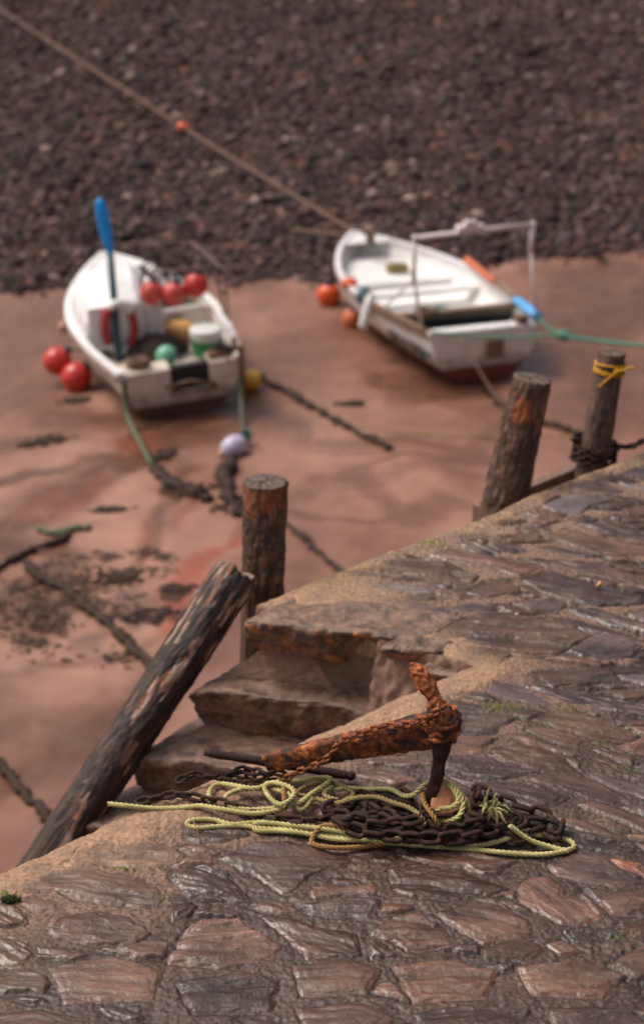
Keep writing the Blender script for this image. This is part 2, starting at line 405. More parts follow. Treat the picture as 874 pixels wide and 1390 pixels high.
def pave():
    us = np.arange(U0, U1, GS); vs = np.arange(V0, V1, GS)
    uu, vv = np.meshgrid(us, vs, indexing='ij')
    x = B0.x + EU.x * uu + NV.x * vv; y = B0.y + EU.y * uu + NV.y * vv
    xw = x + .008 * fbm(x * 9, y * 9, 3, 1) + .003 * fbm(x * 34, y * 34, 3, 2)
    yw = y + .007 * fbm(x * 9, y * 9, 3, 5) + .003 * fbm(x * 34, y * 34, 3, 6)
    sh = uu.shape; D = np.full(sh, -.15); sid = np.full(sh, -1, int); stones = []
    lx = np.zeros(sh); ly = np.zeros(sh); q1 = np.full(sh, 9.0); q2 = np.full(sh, 9.0)
    for (ox, oy, sc), txt in SLABS:
        for ln in txt.split('\n'):
            k, pp_ = ln.split(':'); pl = [tuple(map(float, q.split(','))) for q in pp_.split()]
            w3 = [P(ox + a * sc, oy + b * sc) for a, b in pl]; X = np.array([q.x for q in w3]); Yp = np.array([q.y for q in w3]); cx, cy = X.mean(), Yp.mean()
            cov = np.cov(np.stack([X - cx, Yp - cy])); ev, vec = np.linalg.eigh(cov); an = math.atan2(vec[1, 1], vec[0, 1]); a, b = math.sqrt(ev[1]) * 1.5, math.sqrt(max(ev[0], 1e-5)) * 1.5
            i = len(stones); stones.append((cx, cy, a, b, an, k))
            us_, vs_ = zip(*[uv_of(q) for q in w3]); mg = .16
            i0, i1 = np.clip([int((min(us_) - mg - U0) / GS), int((max(us_) + mg - U0) / GS)], 0, sh[0]); j0, j1 = np.clip([int((min(vs_) - mg - V0) / GS), int((max(vs_) + mg - V0) / GS)], 0, sh[1])
            if i1 <= i0 or j1 <= j0: continue
            sl = np.s_[i0:i1, j0:j1]; gx, gy = xw[sl], yw[sl]; d = np.full(gx.shape, 9.0); ins = np.zeros(gx.shape, bool)
            for m_ in range(len(X)):
                x0, y0, x1, y1 = X[m_], Yp[m_], X[m_ - 1], Yp[m_ - 1]; ex, ey = x1 - x0, y1 - y0
                t = np.clip(((gx - x0) * ex + (gy - y0) * ey) / (ex * ex + ey * ey + 1e-9), 0, 1); d = np.minimum(d, np.hypot(gx - x0 - ex * t, gy - y0 - ey * t))
                ins ^= ((y0 > gy) != (y1 > gy)) & (gx < (x1 - x0) * (gy - y0) / ((y1 - y0) if abs(y1 - y0) > 1e-9 else 1e-9) + x0)
            d = np.where(ins, d, -d) + .004                         # slabs fit a little closer than traced
            f = d > D[sl]; D[sl] = np.where(f, d, D[sl]); f &= d > 0
            sid[sl] = np.where(f, i, sid[sl]); ax, ay = gx - cx, gy - cy; c, s_ = math.cos(an), math.sin(an)
            lx[sl] = np.where(f, ax * c + ay * s_, lx[sl]); ly[sl] = np.where(f, -ax * s_ + ay * c, ly[sl])
    poly = D > 0; npoly = len(stones); rr = random.Random(5); fill = []
    for t in range(5200):                                     # smaller slabs packed into what is left open
        u = rr.uniform(U0, U1 - .05); v = rr.uniform(.14, V1 - .05); q = UV(u, v)
        if v < VA + .25 and u < .45: continue
        iu, jv = int((u - U0) / GS), int((v - V0) / GS)
        dd = -D[min(iu, sh[0] - 1), min(jv, sh[1] - 1)]
        if dd < .02: continue
        a = rr.uniform(.10, .26) if dd > .12 else rr.uniform(.06, .15); b = max(a * rr.uniform(.28, .5), .026); ok = True
        if dd < .12 and u < -.2 and v > 1.3 and rr.random() < .55: continue
        for (cx, cy, sa, sb, an, k) in fill:
            dx, dy = q.x - cx, q.y - cy
            if (dx / (sa + a * .80)) ** 2 + (dy / (sb + b * .80)) ** 2 < 1: ok = False; break
        if ok: fill.append((q.x, q.y, a, b, R(rr.uniform(-26, 4)), ''))
    for i_, (cx, cy, a, b, an, k) in enumerate(fill):
        i = npoly + i_; stones.append((cx, cy, a, b, an, k)); rad = max(a, b) * 2.2 + .08
        u, v = uv_of(Vector((cx, cy, 0)))
        i0, i1 = np.clip([int((u - rad - U0) / GS), int((u + rad - U0) / GS)], 0, sh[0]); j0, j1 = np.clip([int((v - rad - V0) / GS), int((v + rad - V0) / GS)], 0, sh[1])
        if i1 <= i0 or j1 <= j0: continue
        sl = np.s_[i0:i1, j0:j1]; dx = xw[sl] - cx; dy = yw[sl] - cy; c, s_ = math.cos(an), math.sin(an)
        ax = dx * c + dy * s_; ay = -dx * s_ + dy * c
        g = random.Random(i); X_ = ax / a + g.uniform(-.3, .3) * ay / b; Y_ = ay / b; q = np.zeros_like(X_); nk = g.choice((4, 5, 5, 6)); p0 = g.uniform(0, 6.28)
        for m_ in range(nk):
            th = p0 + 2 * math.pi * (m_ + g.uniform(-.22, .22)) / nk; q = np.maximum(q, (X_ * math.cos(th) + Y_ * math.sin(th)) / g.uniform(.80, 1.02))
        f = q < q1[sl]; q2[sl] = np.where(f, q1[sl], np.minimum(q2[sl], q)); q1[sl] = np.where(f, q, q1[sl]); f &= ~poly[sl]
        sid[sl] = np.where(f, i, sid[sl]); lx[sl] = np.where(f, ax, lx[sl]); ly[sl] = np.where(f, ay, ly[sl])
    n = len(stones); rg = np.random.default_rng(9)
    A_ = np.array([s[2] for s in stones] + [.1]); Bm = np.array([s[3] for s in stones] + [.05])
    kind = [s[5] for s in stones] + ['']
    pal = np.array([(.118, .066, .052), (.132, .076, .050), (.100, .066, .060), (.150, .092, .070), (.078, .047, .038), (.145, .084, .062)])
    scol = pal[rg.integers(0, len(pal), n + 1)] * rg.uniform(.50, .95, (n + 1, 1))
    srough = rg.uniform(.12, .30, n + 1); slam = rg.uniform(.3, 1.0, n + 1); sdx = rg.uniform(-.02, .02, n + 1); sdy = rg.uniform(-.07, -.005, n + 1); sh0 = rg.uniform(-.005, .007, n + 1)
    for i, k in enumerate(kind):
        if k == 'r': scol[i] = (.24, .085, .05)
        if k == 'p': scol[i] = (.135, .078, .062)
        if k == 'o': scol[i] = (.21, .145, .10)
        if k == 'g': scol[i] = (.15, .11, .10)
        if k == 'd': scol[i] = (.07, .05, .045)
        if k in ('w', 'W'): srough[i] = .14; scol[i] = (.10, .074, .072); slam[i] *= .4
        if k == 'W': srough[i] = .05; sdy[i] = .01; slam[i] = .12; scol[i] = (.15, .135, .14)  # pale bluish tone paints the sky reflection on these wet slabs
    bb = Bm[sid]
    bottom = sst(1.35, 1.9, vv + .25 * fbm(x * 2, y * 2, 3, 50)) * sst(1.6, .2, uu)
    rgt = sst(.0, .8, uu + .25 * vv - .6)
    lim = 1.30 + .15 * rgt
    ef = np.minimum(np.minimum((q2 - q1) * bb * .6, (lim - q1) * bb) - .005, -D - .004)
    edge = np.where(poly, D, ef) + .0025 * fbm(x * 22, y * 22, 3, 8)
    mask = sst(.003, .0075, edge)
    q1 = np.where(poly, 1 - D / np.maximum(bb, .02), q1)
    mask = np.where(sid < 0, 0, mask)
    bandA = sst(VA + .23, VA + .15, vv + .05 * fbm(x * 6, y * 6, 3, 31)) * sst(.50, .25, uu)
    bandB = sst(.16, .05, vv + .05 * fbm(x * 6, y * 6, 3, 32)) * sst(-.1, .5, uu)
    thin = np.array([k in ('W', 'd', 'w') for k in kind])[sid]
    ochre0 = (.5 + .9 * fbm(x * 9, y * 9, 3, 33))
    mask = mask * (1 - bandA) * (1 - bandB * (~thin))
    # laminated slate surface
    ca = (lx / .30 + sid * 3.7); cb = ly / .055 + sid * 1.3
    lam = fbm(ca, cb, 4, 12)
    k = 5.0; tl = lam * k; fl = np.floor(tl); fr = tl - fl
    terr = (fl + sst(.0, .09, fr)) / k
    lamh = terr * .015 * slam[sid]
    fine = fbm(lx / .07 + sid, ly / .014, 4, 14, .65)
    stone_h = .004 + sh0[sid] * .6 + np.clip(sdx[sid] * lx + sdy[sid] * ly, -.008, .009) + lamh + .0014 * fine * (.4 + slam[sid])
    lip = sst(.0, .002, edge - (.016 + .020 * fbm(x * 6, y * 9, 3, 46))) + .4 * sst(.0, .002, edge - (.045 + .035 * fbm(x * 4, y * 8, 3, 47))); stone_h = stone_h + (.0045 * lip - .004) * (slam[sid] > .2)
    dome = -.004 * sst(.8, 1.2, q1)
    mort = -.001 + (1 - .65 * bandA) * .006 * fbm(x * 11, y * 11, 3, 15) + .0022 * perlin(x * 72, y * 60, 16) + .003 * perlin(x * 41, y * 47, 17)
    deep = -.014 * sst(-.02, .002, edge) * (.25 + .75 * rgt)
    z = mask * (stone_h + dome) + (1 - mask) * (mort + deep * (1 - bandA) * (1 - bandB))
    und = .018 * fbm(x * 1.3, y * 1.3, 2, 18); z = z + und
    z = z + bandA * (.009 + .004 * fbm(x * 9, y * 9, 3, 19)) + bandB * .01
    # cracks across the sandy edge
    cr = np.abs(fbm(x * 3.1, y * 3.1, 4, 20)); crm = sst(.02, .0, cr) * sst(.06, .10, vv - VA) * bandA
    z = z - .012 * crm
    # colour (stone tones; W slabs also carry a painted sky sheen)
    scol = scol * np.array((1.10, .98, .90)); col = scol[sid] * (1 + .35 * lam[..., None] * 1.6 + .35 * fine[..., None])
    blot = fbm(x * 3.4, y * 6, 4, 48) ; col = col * (1 + .75 * np.clip(blot, -.75, .8))[..., None]
    lich = sst(.18, .5, fbm(x * 5, y * 5, 4, 22)); col = mix3(col, (.13, .10, .075), lich * .45)
    sandy = np.array((.38, .235, .145)); grit = np.array((.070, .042, .033))
    mid = np.array((.20, .122, .085))
    zone = np.clip(1 - bottom * 1.4 - .5 * rgt * sst(.9, 1.6, vv), 0, 1)
    zone = np.clip(zone + .5 * fbm(x * 3, y * 3, 3, 23), 0, 1)
    mc = mix3(np.broadcast_to(grit, sh + (3,)), mid, zone)
    nearB = sst(.75, .15, vv) * sst(-.3, .1, uu)
    mc = mix3(mc, (.255, .17, .12), nearB * .8)
    joint = sst(-.022, .002, edge + .02 * (fbm(x * 6, y * 6, 3, 44) - .1)) * np.clip(.75 + rgt, 0, 1) * (1 - nearB * .7); mc = mix3(mc, (.030, .021, .017), joint * .95)
    och = sst(.45, .75, ochre0)
    mc = mix3(mc, sandy, np.clip(bandA * (.55 + .5 * ochre0), 0, 1)); mc = mix3(mc, (.37, .235, .115), np.clip(bandB * .8 * och + .35 * bandA * och, 0, 1))
    spk = fbm(x * 75, y * 75, 2, 24); mc = mc * (1 + (.85 - .45 * bandA)[..., None] * spk[..., None])
    grains = sst(.62, .8, perlin(x * 130, y * 130, 25)); mc = mix3(mc, (.5, .42, .35), grains * .5 * np.clip(zone + bandA, 0, 1))
    col = mc * (1 - mask[..., None]) + col * mask[..., None]
    pp = lambda px, py: P(px, py)
    moss = np.zeros(sh)
    for (px, py, rd) in ((675,960,.11),(700,963,.05),(770,965,.07),(800,967,.06),(840,990,.06),(812,1010,.035),(790,1037,.035),(845,1040,.05),(850,985,.05),(585,737,.10),(660,735,.06),(720,1085,.02),(790,1250,.04),(870,790,.07),(790,783,.06),(770,757,.05),(850,815,.04),(180,1185,.05),(10,1225,.05),(226,1222,.02),(740,985,.05),(835,1270,.04),(585,1145,.03)):
        q = pp(px, py); d = np.hypot((x - q.x), (y - q.y) * 1.6); moss = np.maximum(moss, sst(rd * 1.1, rd * .4, d + .03 * fbm(x * 30, y * 30, 2, 26)))
    moss = moss * np.clip((1 - mask) * 1.3 + .3, 0, 1) * sst(-.25, .25, fbm(x * 45, y * 45, 2, 27))
    col = mix3(col, (.10, .125, .02), moss * .95); z = z + moss * .006
    rough = srough[sid] + .12 * fbm(x * 7, y * 7, 3, 28)
    dry = sst(.0, .5, fbm(x * 1.6, y * 1.6, 3, 29)); rough = rough + .10 * dry
    mrough = .62 - .25 * bottom + .1 * spk
    rough = rough * mask + mrough * (1 - mask); rough = np.where(moss > .3, .85, rough)
    rough = np.clip(rough, .06, .9)
    # edges: rounded arris, slightly wavy
    headu = HEAD0 + HEADK * vv
    notch = (vv < VA) & (uu < headu)
    lowH = (vv < VA) & (uu >= headu) & (uu < headu + GS)
    x = np.where(lowH, x + EU.x * (headu - uu), x); y = np.where(lowH, y + EU.y * (headu - uu), y)
    dA = np.where(uu < HEAD0 + HEADK * VA, vv - VA, 9.0)
    dB = np.where(uu > HEAD0, vv, 9.0)
    dH = np.where(vv < VA, uu - headu, 9.0)
    de = np.minimum(np.minimum(np.where(dA < 0, 9, dA), dB), np.where(dH < 0, 9, dH)) + .006 * fbm(x * 12, y * 12, 3, 30)
    z = z - .030 * np.exp(-np.clip(de, 0, 1) / .018) - .02 * np.exp(-np.clip(de, 0, 1) / .07)
    wob = (.014 * fbm(uu * 2.2, uu * 0 + 3, 4, 41) + .004 * fbm(uu * 14, uu * 0 + 3, 3, 42)) * np.exp(-np.minimum(np.where(dA < 0, 9, dA), np.where(dB<0,9,dB)) / .12)
    wob = wob + np.where(vv >= VA - .01, .027 * np.clip(uu, -6, 0) * np.exp(-np.abs(vv - VA) / .6), 0)
    x = x + NV.x * wob; y = y + NV.y * wob
    low = np.minimum(np.minimum(np.where(dA < 0, 9, dA), dB), np.where(dH < 0, 9, dH)) < GS * 1.01
    z = np.where(low, -.13, z); z = np.where(notch, -.13, z)
    keep = ~(notch[:-1, :-1] | notch[1:, :-1] | notch[:-1, 1:] | notch[1:, 1:])
    idx = np.arange(uu.size).reshape(sh)
    q = np.stack([idx[:-1, :-1], idx[1:, :-1], idx[1:, 1:], idx[:-1, 1:]], -1)[keep][:, ::-1]
    used = np.zeros(uu.size, bool); used[q.ravel()] = True; remap = np.cumsum(used) - 1
    V = np.stack([x, y, z], -1).reshape(-1, 3)[used]; q = remap[q]
    cc = np.clip(col, .01, .9).reshape(-1, 3)[used]; rf = rough.reshape(-1)[used]
    # the rest of the quay top, coarser, out of the picture
    o = len(V); xs = []; fs = []
    for (a0, a1, b0, b1) in ((-14, U0 + GS, VA, V1), (U1 - 2 * GS, 14, 0, V1), (-14, 14, V1 - 2 * GS, 12)):
        nu = max(2, int((a1 - a0) / .12)); nv = max(2, int((b1 - b0) / .12)); base = o + len(xs)
        for i in range(nu + 1):
            for j in range(nv + 1):
                u = a0 + (a1 - a0) * i / nu; v = b0 + (b1 - b0) * j / nv; xs.append(tuple(UV(u, v, -.004 + .008 * math.sin(u * 37 + v * 23))))
        for i in range(nu):
            for j in range(nv):
                a = base + i * (nv + 1) + j; fs.append((a, a + 1, a + nv + 2, a + nv + 1))
    V = np.vstack([V, np.array(xs)]); q = np.vstack([q, np.array(fs)])
    ec = pal[RNG.integers(0, 6, len(xs))] * 1.0; cc = np.vstack([cc, ec]); rf = np.concatenate([rf, np.full(len(xs), .4)])
    return structure(np_mesh('quay_pavement', V, q, M['paving'], None, True, cc, rf))
pave()

# quay wall: the masonry body under the paving (inset below the arris), with the stair notch left open
def prism(mb, pts, z0, z1):
    n = len(pts); V = [(p.x, p.y, z0) for p in pts] + [(p.x, p.y, z1) for p in pts]
    mb.add(V, [tuple(range(n - 1, -1, -1)), tuple(range(n, 2 * n))] + [(i, (i + 1) % n, n + (i + 1) % n, n + i) for i in range(n)])
qw = thing('quay_wall', UV(0, 3, ZB), 'mortared stone harbour wall carrying the slate paving above the beach', 'wall')
mb = MB(); hv = HEAD0 + HEADK * VA
prism(mb, [UV(-14, VA - .10), UV(-4, VA - .09), UV(-14, 12), UV(14, 12), UV(14, .02), UV(HEAD0 + .02, .02), UV(hv + .02, VA + .02)], ZB - .6, -.075)
mb.build('masonry', M['wallstone'], qw, False, off=qw.location)

# ------------------------------------------------------------------ stone stairs
TH1 = Vector((.972, -.235, 0)).normalized()                     # along a step's front edge (left to right)
def slab(name, lf, length, depth, thick, parent, seed, mort=False, taper=0):
    """rounded rough block: lf = left front top corner, front edge along TH1, depth away from the viewer"""
    dep = Vector((.62, .78, 0)).normalized()
    nx, ny, nz = 96, 34, 26
    a = TH1 * length; b = dep * depth; r = np.random.default_rng(seed)
    V = []; F_ = []
    def surf(fn, nu, nv):
        base = len(V)
        for i in range(nu + 1):
            for j in range(nv + 1): V.append(fn(i / nu, j / nv))
        for i in range(nu):
            for j in range(nv):
                k = base + i * (nv + 1) + j; F_.append((k, k + nv + 1, k + nv + 2, k + 1))
    surf(lambda s, t: (s, t, 1), nx, ny); surf(lambda s, t: (s, 0, t), nx, nz); surf(lambda s, t: (0, 1 - s, t), ny, nz); surf(lambda s, t: (1, s, t), ny, nz)
    surf(lambda s, t: (s, 1 - t, 0), nx, 6)
    q = np.array(V); s, t, h = q[:, 0], q[:, 1], q[:, 2]
    # round the block: shrink toward a superellipsoid in real sizes
    cx = np.stack([(s - .5) * length, (t - .5) * depth, (h - .5) * thick], 1); half = np.array([length, depth, thick]) / 2
    rad = .030 * (1.0 if not mort else .5)
    inner = np.clip(cx, -(half - rad), half - rad); d = cx - inner; l = np.linalg.norm(d, axis=1, keepdims=True)
    cx = np.where(l > 1e-6, inner + d / np.maximum(l, 1e-6) * np.minimum(l, rad), cx)
    nrm = np.where(l > 1e-6, d / np.maximum(l, 1e-6), 0)
    X, Yy, Z = cx.T
    big = fbm(X * 4 + seed, Z * 5 + Yy * 4, 3, seed) ; med = fbm(X * 13 + seed, Z * 13 + Yy * 11, 4, seed + 3)
    front = (t < .02)
    disp = .022 * big + .014 * med + .006 * fbm(X * 34 + seed, Z * 34 + Yy * 30, 3, seed + 5)
    cx = cx + nrm * (disp * np.where(h > .97, .45, 1.0))[:, None]
    # undercut front: bottom edge recedes
    cx[:, 2] *= 1 - .30 * np.exp(-s * length / .07) - .18 * np.exp(-(1 - s) * length / .06)
    under = (1 - h) ** 1.5 * .065 * np.exp(-t * depth / .12)
    cx[:, 1] += under + .02 * fbm(X * 5, X * 0 + seed, 2, seed + 7) * np.exp(-t * depth / .1)
    cx[:, 2] += .012 * fbm(X * 3 + seed, Yy * 6, 2, seed + 9) - taper * s * 0
    W = np.outer(cx[:, 0] + length / 2, TH1) + np.outer(cx[:, 1] + depth / 2, dep) + np.outer(cx[:, 2] - thick / 2, (0, 0, 1)) + np.array(lf)
    col = np.ones((len(W), 3)) * np.array((1.0, .95, .92))
    om = sst(.06, .24, fbm(X * 7 + seed * 2, Z * 12 + Yy * 4, 4, seed + 11)) * np.where(h < .93, 1, .25) * ORANGE[0]
    col = mix3(col, (3.0, 1.5, .5), om * .75)
    sp = sst(.1, .4, fbm(X * 22 + seed, Z * 24 + Yy * 18, 3, seed + 21)); col = mix3(col, (.32, .30, .30), sp * .7)
    pale = sst(.0, .5, fbm(X * 4, Z * 6 + Yy * 6, 3, seed + 13)); col = mix3(col, (1.5, 1.4, 1.3), pale * .5)
    wet = sst(.9, 1.0, h) ; col = mix3(col, (1.15, 1.08, 1.05), wet * .6)  # block tops toned slightly paler than the faces
    return np_mesh(name, W - np.array(parent.location), F_, M['stone'], parent, True, col=np.clip(col, 0, 5))
ORANGE = [1]
lf = [Pv(325, 838, .02), Pv(256, 932, -.05), Pv(172, 1022, -.14)]
stair = thing('stone_staircase', (lf[0].x, lf[0].y, ZB), 'worn stone steps going down the quay side beside the leaning log', 'stairs')
lf[0].z = .012; lf[0] = P(325, 838, .012)
p2 = P(256, 934, lf[1].z)
slab('step', lf[0], .93, .34, .235, stair, 3)
ORANGE[0] = .22
slab('step', lf[1], 1.02, .50, .285, stair, 8)
ORANGE[0] = 1
slab('wedge_stone', lf[1] + TH1 * .20 + Vector((.02, .03, -.265)), .46, .2, .075, stair, 33)
ORANGE[0] = .12
slab('step', lf[2], .98, .50, .30, stair, 14)
d12 = (lf[2] - lf[1])
ext = [lf[2] + Vector((EU.x * -.36 * (i + 1), EU.y * -.36 * (i + 1), -.25 * (i + 1))) for i in range(9)]
for i, q in enumerate(ext):
    if q.z - .24 > ZB - .1: slab('step', q, .98, .5, .24, stair, 20 + i)
mb = MB()                                                       # mortar core under and between the steps
allp = lf + ext
for i, q in enumerate(allp):
    if q.z < ZB: break
    dep = Vector((.62, .78, 0)).normalized()
    a = q + dep * .11 + TH1 * .06; b = a + TH1 * .86
    u1, v1 = uv_of(b)
    c = b + dep * .5; d = a + dep * .5
    prism(mb, [a, b, c, d], ZB - .3 + .01 * i, q.z - .13 - .002 * i)
o = mb.build('mortar_bed', M['mortar'], stair, False, off=stair.location)
# sloping mortar fillets seen between slabs
for (k, z_up, z_dn) in ((0, -.14, 0), (1, -.14, 0)):
    q = lf[k]; r_ = lf[k + 1]; dep = Vector((.62, .78, 0)).normalized(); V = []; F_ = []; nx, ny = 60, 16
    for i in range(nx + 1):
        for j in range(ny + 1):
            t = j / ny; A = r_ + dep * .17 + TH1 * (.05 + .92 * i / nx) + Vector((0, 0, -.004)); B = q + dep * .12 + TH1 * (.05 + .84 * i / nx) + Vector((0, 0, -.215 if k == 0 else -.25))
            p = A.lerp(B, t); zz = .012 * float(fbm(i * .21 + k * 9, t * 4.0, 3, 60)); V.append((p.x, p.y, p.z + zz + .03 * math.sin(t * math.pi) * (-.5)))
    for i in range(nx):
        for j in range(ny):
            a = i * (ny + 1) + j; F_.append((a, a + ny + 1, a + ny + 2, a + 1))
    np_mesh('mortar_fillet', np.array(V) - np.array(stair.location), F_, M['mortar'], stair, True)
# chunks of stone at the head of the stairs, right of the top step
ORANGE[0] = .5
slab('head_stone', UV(HEAD0 + HEADK * .74 - .10, .74, .022), .27, .17, .12, stair, 41)
slab('head_stone', UV(HEAD0 + HEADK * .90 - .13, .93, -.035), .22, .16, .10, stair, 47)
V = []; F_ = []; nx, ny = 50, 34                                # mortar face at the head of the stairs
for i in range(nx + 1):
    for j in range(ny + 1):
        v = .66 + (VA + .03 - .66) * i / nx; t = j / ny; lump = .022 * float(fbm(i * .19, j * .22, 4, 66))
        p = UV(HEAD0 + HEADK * v - .012 - .13 * t ** 1.3 + lump, v, -.004 - .62 * t); V.append(tuple(p))
for i in range(nx):
    for j in range(ny): a = i * (ny + 1) + j; F_.append((a, a + ny + 1, a + ny + 2, a + 1))
np_mesh('mortar_fillet', np.array(V) - np.array(stair.location), F_, M['mortar'], stair, True)
# ------------------------------------------------------------------ timber: posts and log
def timber(pts, radii, seg, seed, colfn, name, parent, lump=.012, top_cut=True, tilt=None, jag=0):
    pts = [Vector(p) for p in pts]; n = len(pts); T, N = frames(pts); V = []; q = []; L = [0]
    for i in range(1, n): L.append(L[-1] + (pts[i] - pts[i - 1]).length)
    ang = np.arange(seg) * 2 * np.pi / seg
    A = []; D = []
    for i in range(n):
        b = T[i].cross(N[i]); r = radii[i]
        nz = fbm(np.cos(ang) * 1.2 + seed, np.sin(ang) * 1.2 + L[i] * 2.0, 3, seed)
        nf = fbm(ang * 14 / 6.283 * 2 + seed, np.full(seg, L[i] * 13.0), 4, seed + 2)
        # wrap the fine noise
        w_ = sst(5.4, 6.28, ang); nf = nf * (1 - w_) + w_ * fbm((ang - 6.2832) * 14 / 6.283 * 2 + seed, np.full(seg, L[i] * 13.0), 4, seed + 2)
        rr = r * (1 + .07 * nz) + lump * nf
        jg = jag * max(0, (i - (n - 9)) / 8) * fbm(np.cos(ang) * 1.6 + 3, np.sin(ang) * 1.6, 3, seed + 9) if jag else np.zeros(seg)
        for j in range(seg):
            off = T[i] * jg[j] + (N[i] * math.cos(ang[j]) + b * math.sin(ang[j])) * rr[j]
            V.append(pts[i] + off); A.append(ang[j]); D.append(L[-1] - L[i])
    for i in range(n - 1):
        for j in range(seg): q.append((i * seg + j, i * seg + (j + 1) % seg, (i + 1) * seg + (j + 1) % seg, (i + 1) * seg + j))
    base = (n - 1) * seg; ctr = sum((V[base + j] for j in range(seg)), Vector()) / seg
    prev = base; rings = 7
    for k in range(1, rings):
        f = 1 - k / rings; o = len(V)
        for j in range(seg):
            V.append(ctr.lerp(V[base + j], f) + T[-1] * (.004 * (1 - f ** 2) + .004 * math.sin(j * .9 + k))); A.append(ang[j]); D.append(-.01 - k * .01)
        for j in range(seg): q.append((prev + j, prev + (j + 1) % seg, o + (j + 1) % seg, o + j))
        prev = o
    o = len(V); V.append(ctr.copy()); A.append(0); D.append(-.2)
    faces = [tuple(f) for f in q] + [(prev + j, prev + (j + 1) % seg, o) for j in range(seg)]
    V = np.array(V); col = colfn(np.array(A), np.array(D), V)
    return np_mesh(name, V - np.array(parent.location), faces, M['wood'], parent, True, col=np.clip(col, 0.005, 1))
def bark_col(seed, patch=None, base=(.085, .050, .036)):
    def fn(A, D, V):
        c = np.cos(A) * 2; s = np.sin(A) * 2
        n1 = fbm(A * 3, D * 9, 4, seed); n2 = fbm(A * 6, D * 3, 3, seed + 4)
        n3 = fbm(A * 7, D * 26, 3, seed + 6)
        col = mix3(np.broadcast_to(np.array(base), (len(A), 3)), (.25, .14, .095), sst(.0, .45, n1) * .8)
        col = mix3(col, (.33, .20, .14), sst(.15, .5, n3) * .6)
        col = mix3(col, (.03, .022, .02), sst(.1, .45, n2) * .8)
        if patch:
            for (a0, w_, d0, d1, pc) in patch:
                da = np.abs((A - a0 + np.pi) % (2 * np.pi) - np.pi)
                m = sst(w_, w_ * .75, da + .55 * fbm(A * 4, D * 14, 3, seed + 8)) * sst(d1, d1 - .02, D + .09 * n1 + .03 * n3) * sst(d0 - .02, d0 + .01, D + .03 * n2)
                col = mix3(col, pc, m * np.clip(.7 + .5 * n2, 0, 1))
        top = D < -.005
        col = np.where(top[:, None], np.array((.14, .105, .085)) * (1 + .45 * np.sin(D * 320)[:, None] * .4 + .6 * n1[:, None]), col)
        return col
    return fn
def post(base_px, top_px, v, r0, r1, seed, label, patch=None, base=(.085, .050, .036), lump=.010):
    b = Pv(*base_px, v); t = Y(*top_px, b.y + .06); ax = (t - b).normalized()
    low = b + ax * ((ZB - .5 - b.z) / ax.z)
    t0 = thing('mooring_post', (low.x, low.y, ZB), label, 'post', 'timber posts along the quay edge')
    vis = 90; pts = [low + (b - low) * (i / 14) for i in range(14)] + [b.lerp(t, i / vis) for i in range(vis + 1)]
    rad = [r0] * 14 + [r0 + (r1 - r0) * i / vis for i in range(vis + 1)]
    # frames: find angle facing the viewer for patches
    timber(pts, rad, 72, seed, bark_col(seed, patch, base), 'trunk', t0, lump)
    return b, t, ax
# angle convention: N is +Z projected or +X; the viewer sees roughly A ~ -90deg side
PT = -math.pi / 2
post((357, 806), (361, 654), -.26, .112, .112, 31, 'upright bark covered post where the leaning log meets the top step', [(PT + .5, .6, .02, .12, (.36, .11, .045)), (PT - .6, .7, .02, .14, (.36, .11, .045))])
post((682, 690), (723, 513), -.19, .132, .104, 37, 'leaning bark covered post with an orange bare patch below its top', [(PT - .30, .55, .09, .235, (.50, .14, .035)), (PT + .9, .35, .06, .30, (.36, .17, .09)), (PT - .1, 3.2, .0, .05, (.15, .11, .09))])
p3b, p3t, p3a = post((803, 630), (831, 478), -.19, .092, .078, 43, 'smooth grey post tied with yellow rope, rusty chain round its foot', None, (.11, .08, .07), .004)

# leaning log
def log_col(A, D, V):
    n1 = fbm(A * 1.7, D * 2.6, 4, 51); n2 = fbm(A * 5, D * 5, 3, 54); n3 = fbm(A * 2.2, D * 2.0, 3, 57); st = fbm(A * 12, D * 2.5, 3, 58)
    col = mix3(np.broadcast_to(np.array((.038, .026, .022)), (len(A), 3)), (.125, .072, .052), sst(.0, .45, n2))
    col = mix3(col, (.025, .018, .018), sst(.15, .4, st) * .6)
    up = sst(.85, .05, D)
    bare = sst(.42 - .44 * up, .47 - .44 * up, n1 + .25 * n3 + .10 * st)
    bc = mix3(np.broadcast_to(np.array((.34, .20, .14)), (len(A), 3)), (.56, .43, .37), sst(-.2, .4, n2))
    col = mix3(col, bc * (1 + .5 * st[:, None]), bare * .9)
    col = mix3(col, (.42, .16, .055), bare * sst(.22, .4, fbm(A * 4, D * 6, 3, 59)))
    dk = sst(.10, .2, fbm(A * 3.3 + 2, D * 4.2, 3, 60)) * up; col = mix3(col, (.035, .025, .025), dk)
    top = D < -.005; col = np.where(top[:, None], np.array((.30, .21, .17)) * (1 + .5 * n1[:, None]), col)
    return col
lu = Pv(324, 776, -.19); ll = Pv(90, 1132, -.19); ax = (lu - ll).normalized()
low = ll + ax * (-(ll.z - ZB + .15) / ax.z)
lg = thing('leaning_log', (low.x, low.y, ZB), 'thick weathered log with peeling bark leaning along the stone steps', 'log')
pts = [low.lerp(ll, i / 20) for i in range(20)] + [ll.lerp(lu, i / 130) for i in range(131)]
rad = [.116] * 20 + [.116 + .004 * i / 130 for i in range(131)]
for i in range(1, 8): rad[-i] *= 1 - .10 * (1 - (i - 1) / 7) ** 2
timber(pts, rad, 96, 61, log_col, 'trunk', lg, .007, jag=.06)

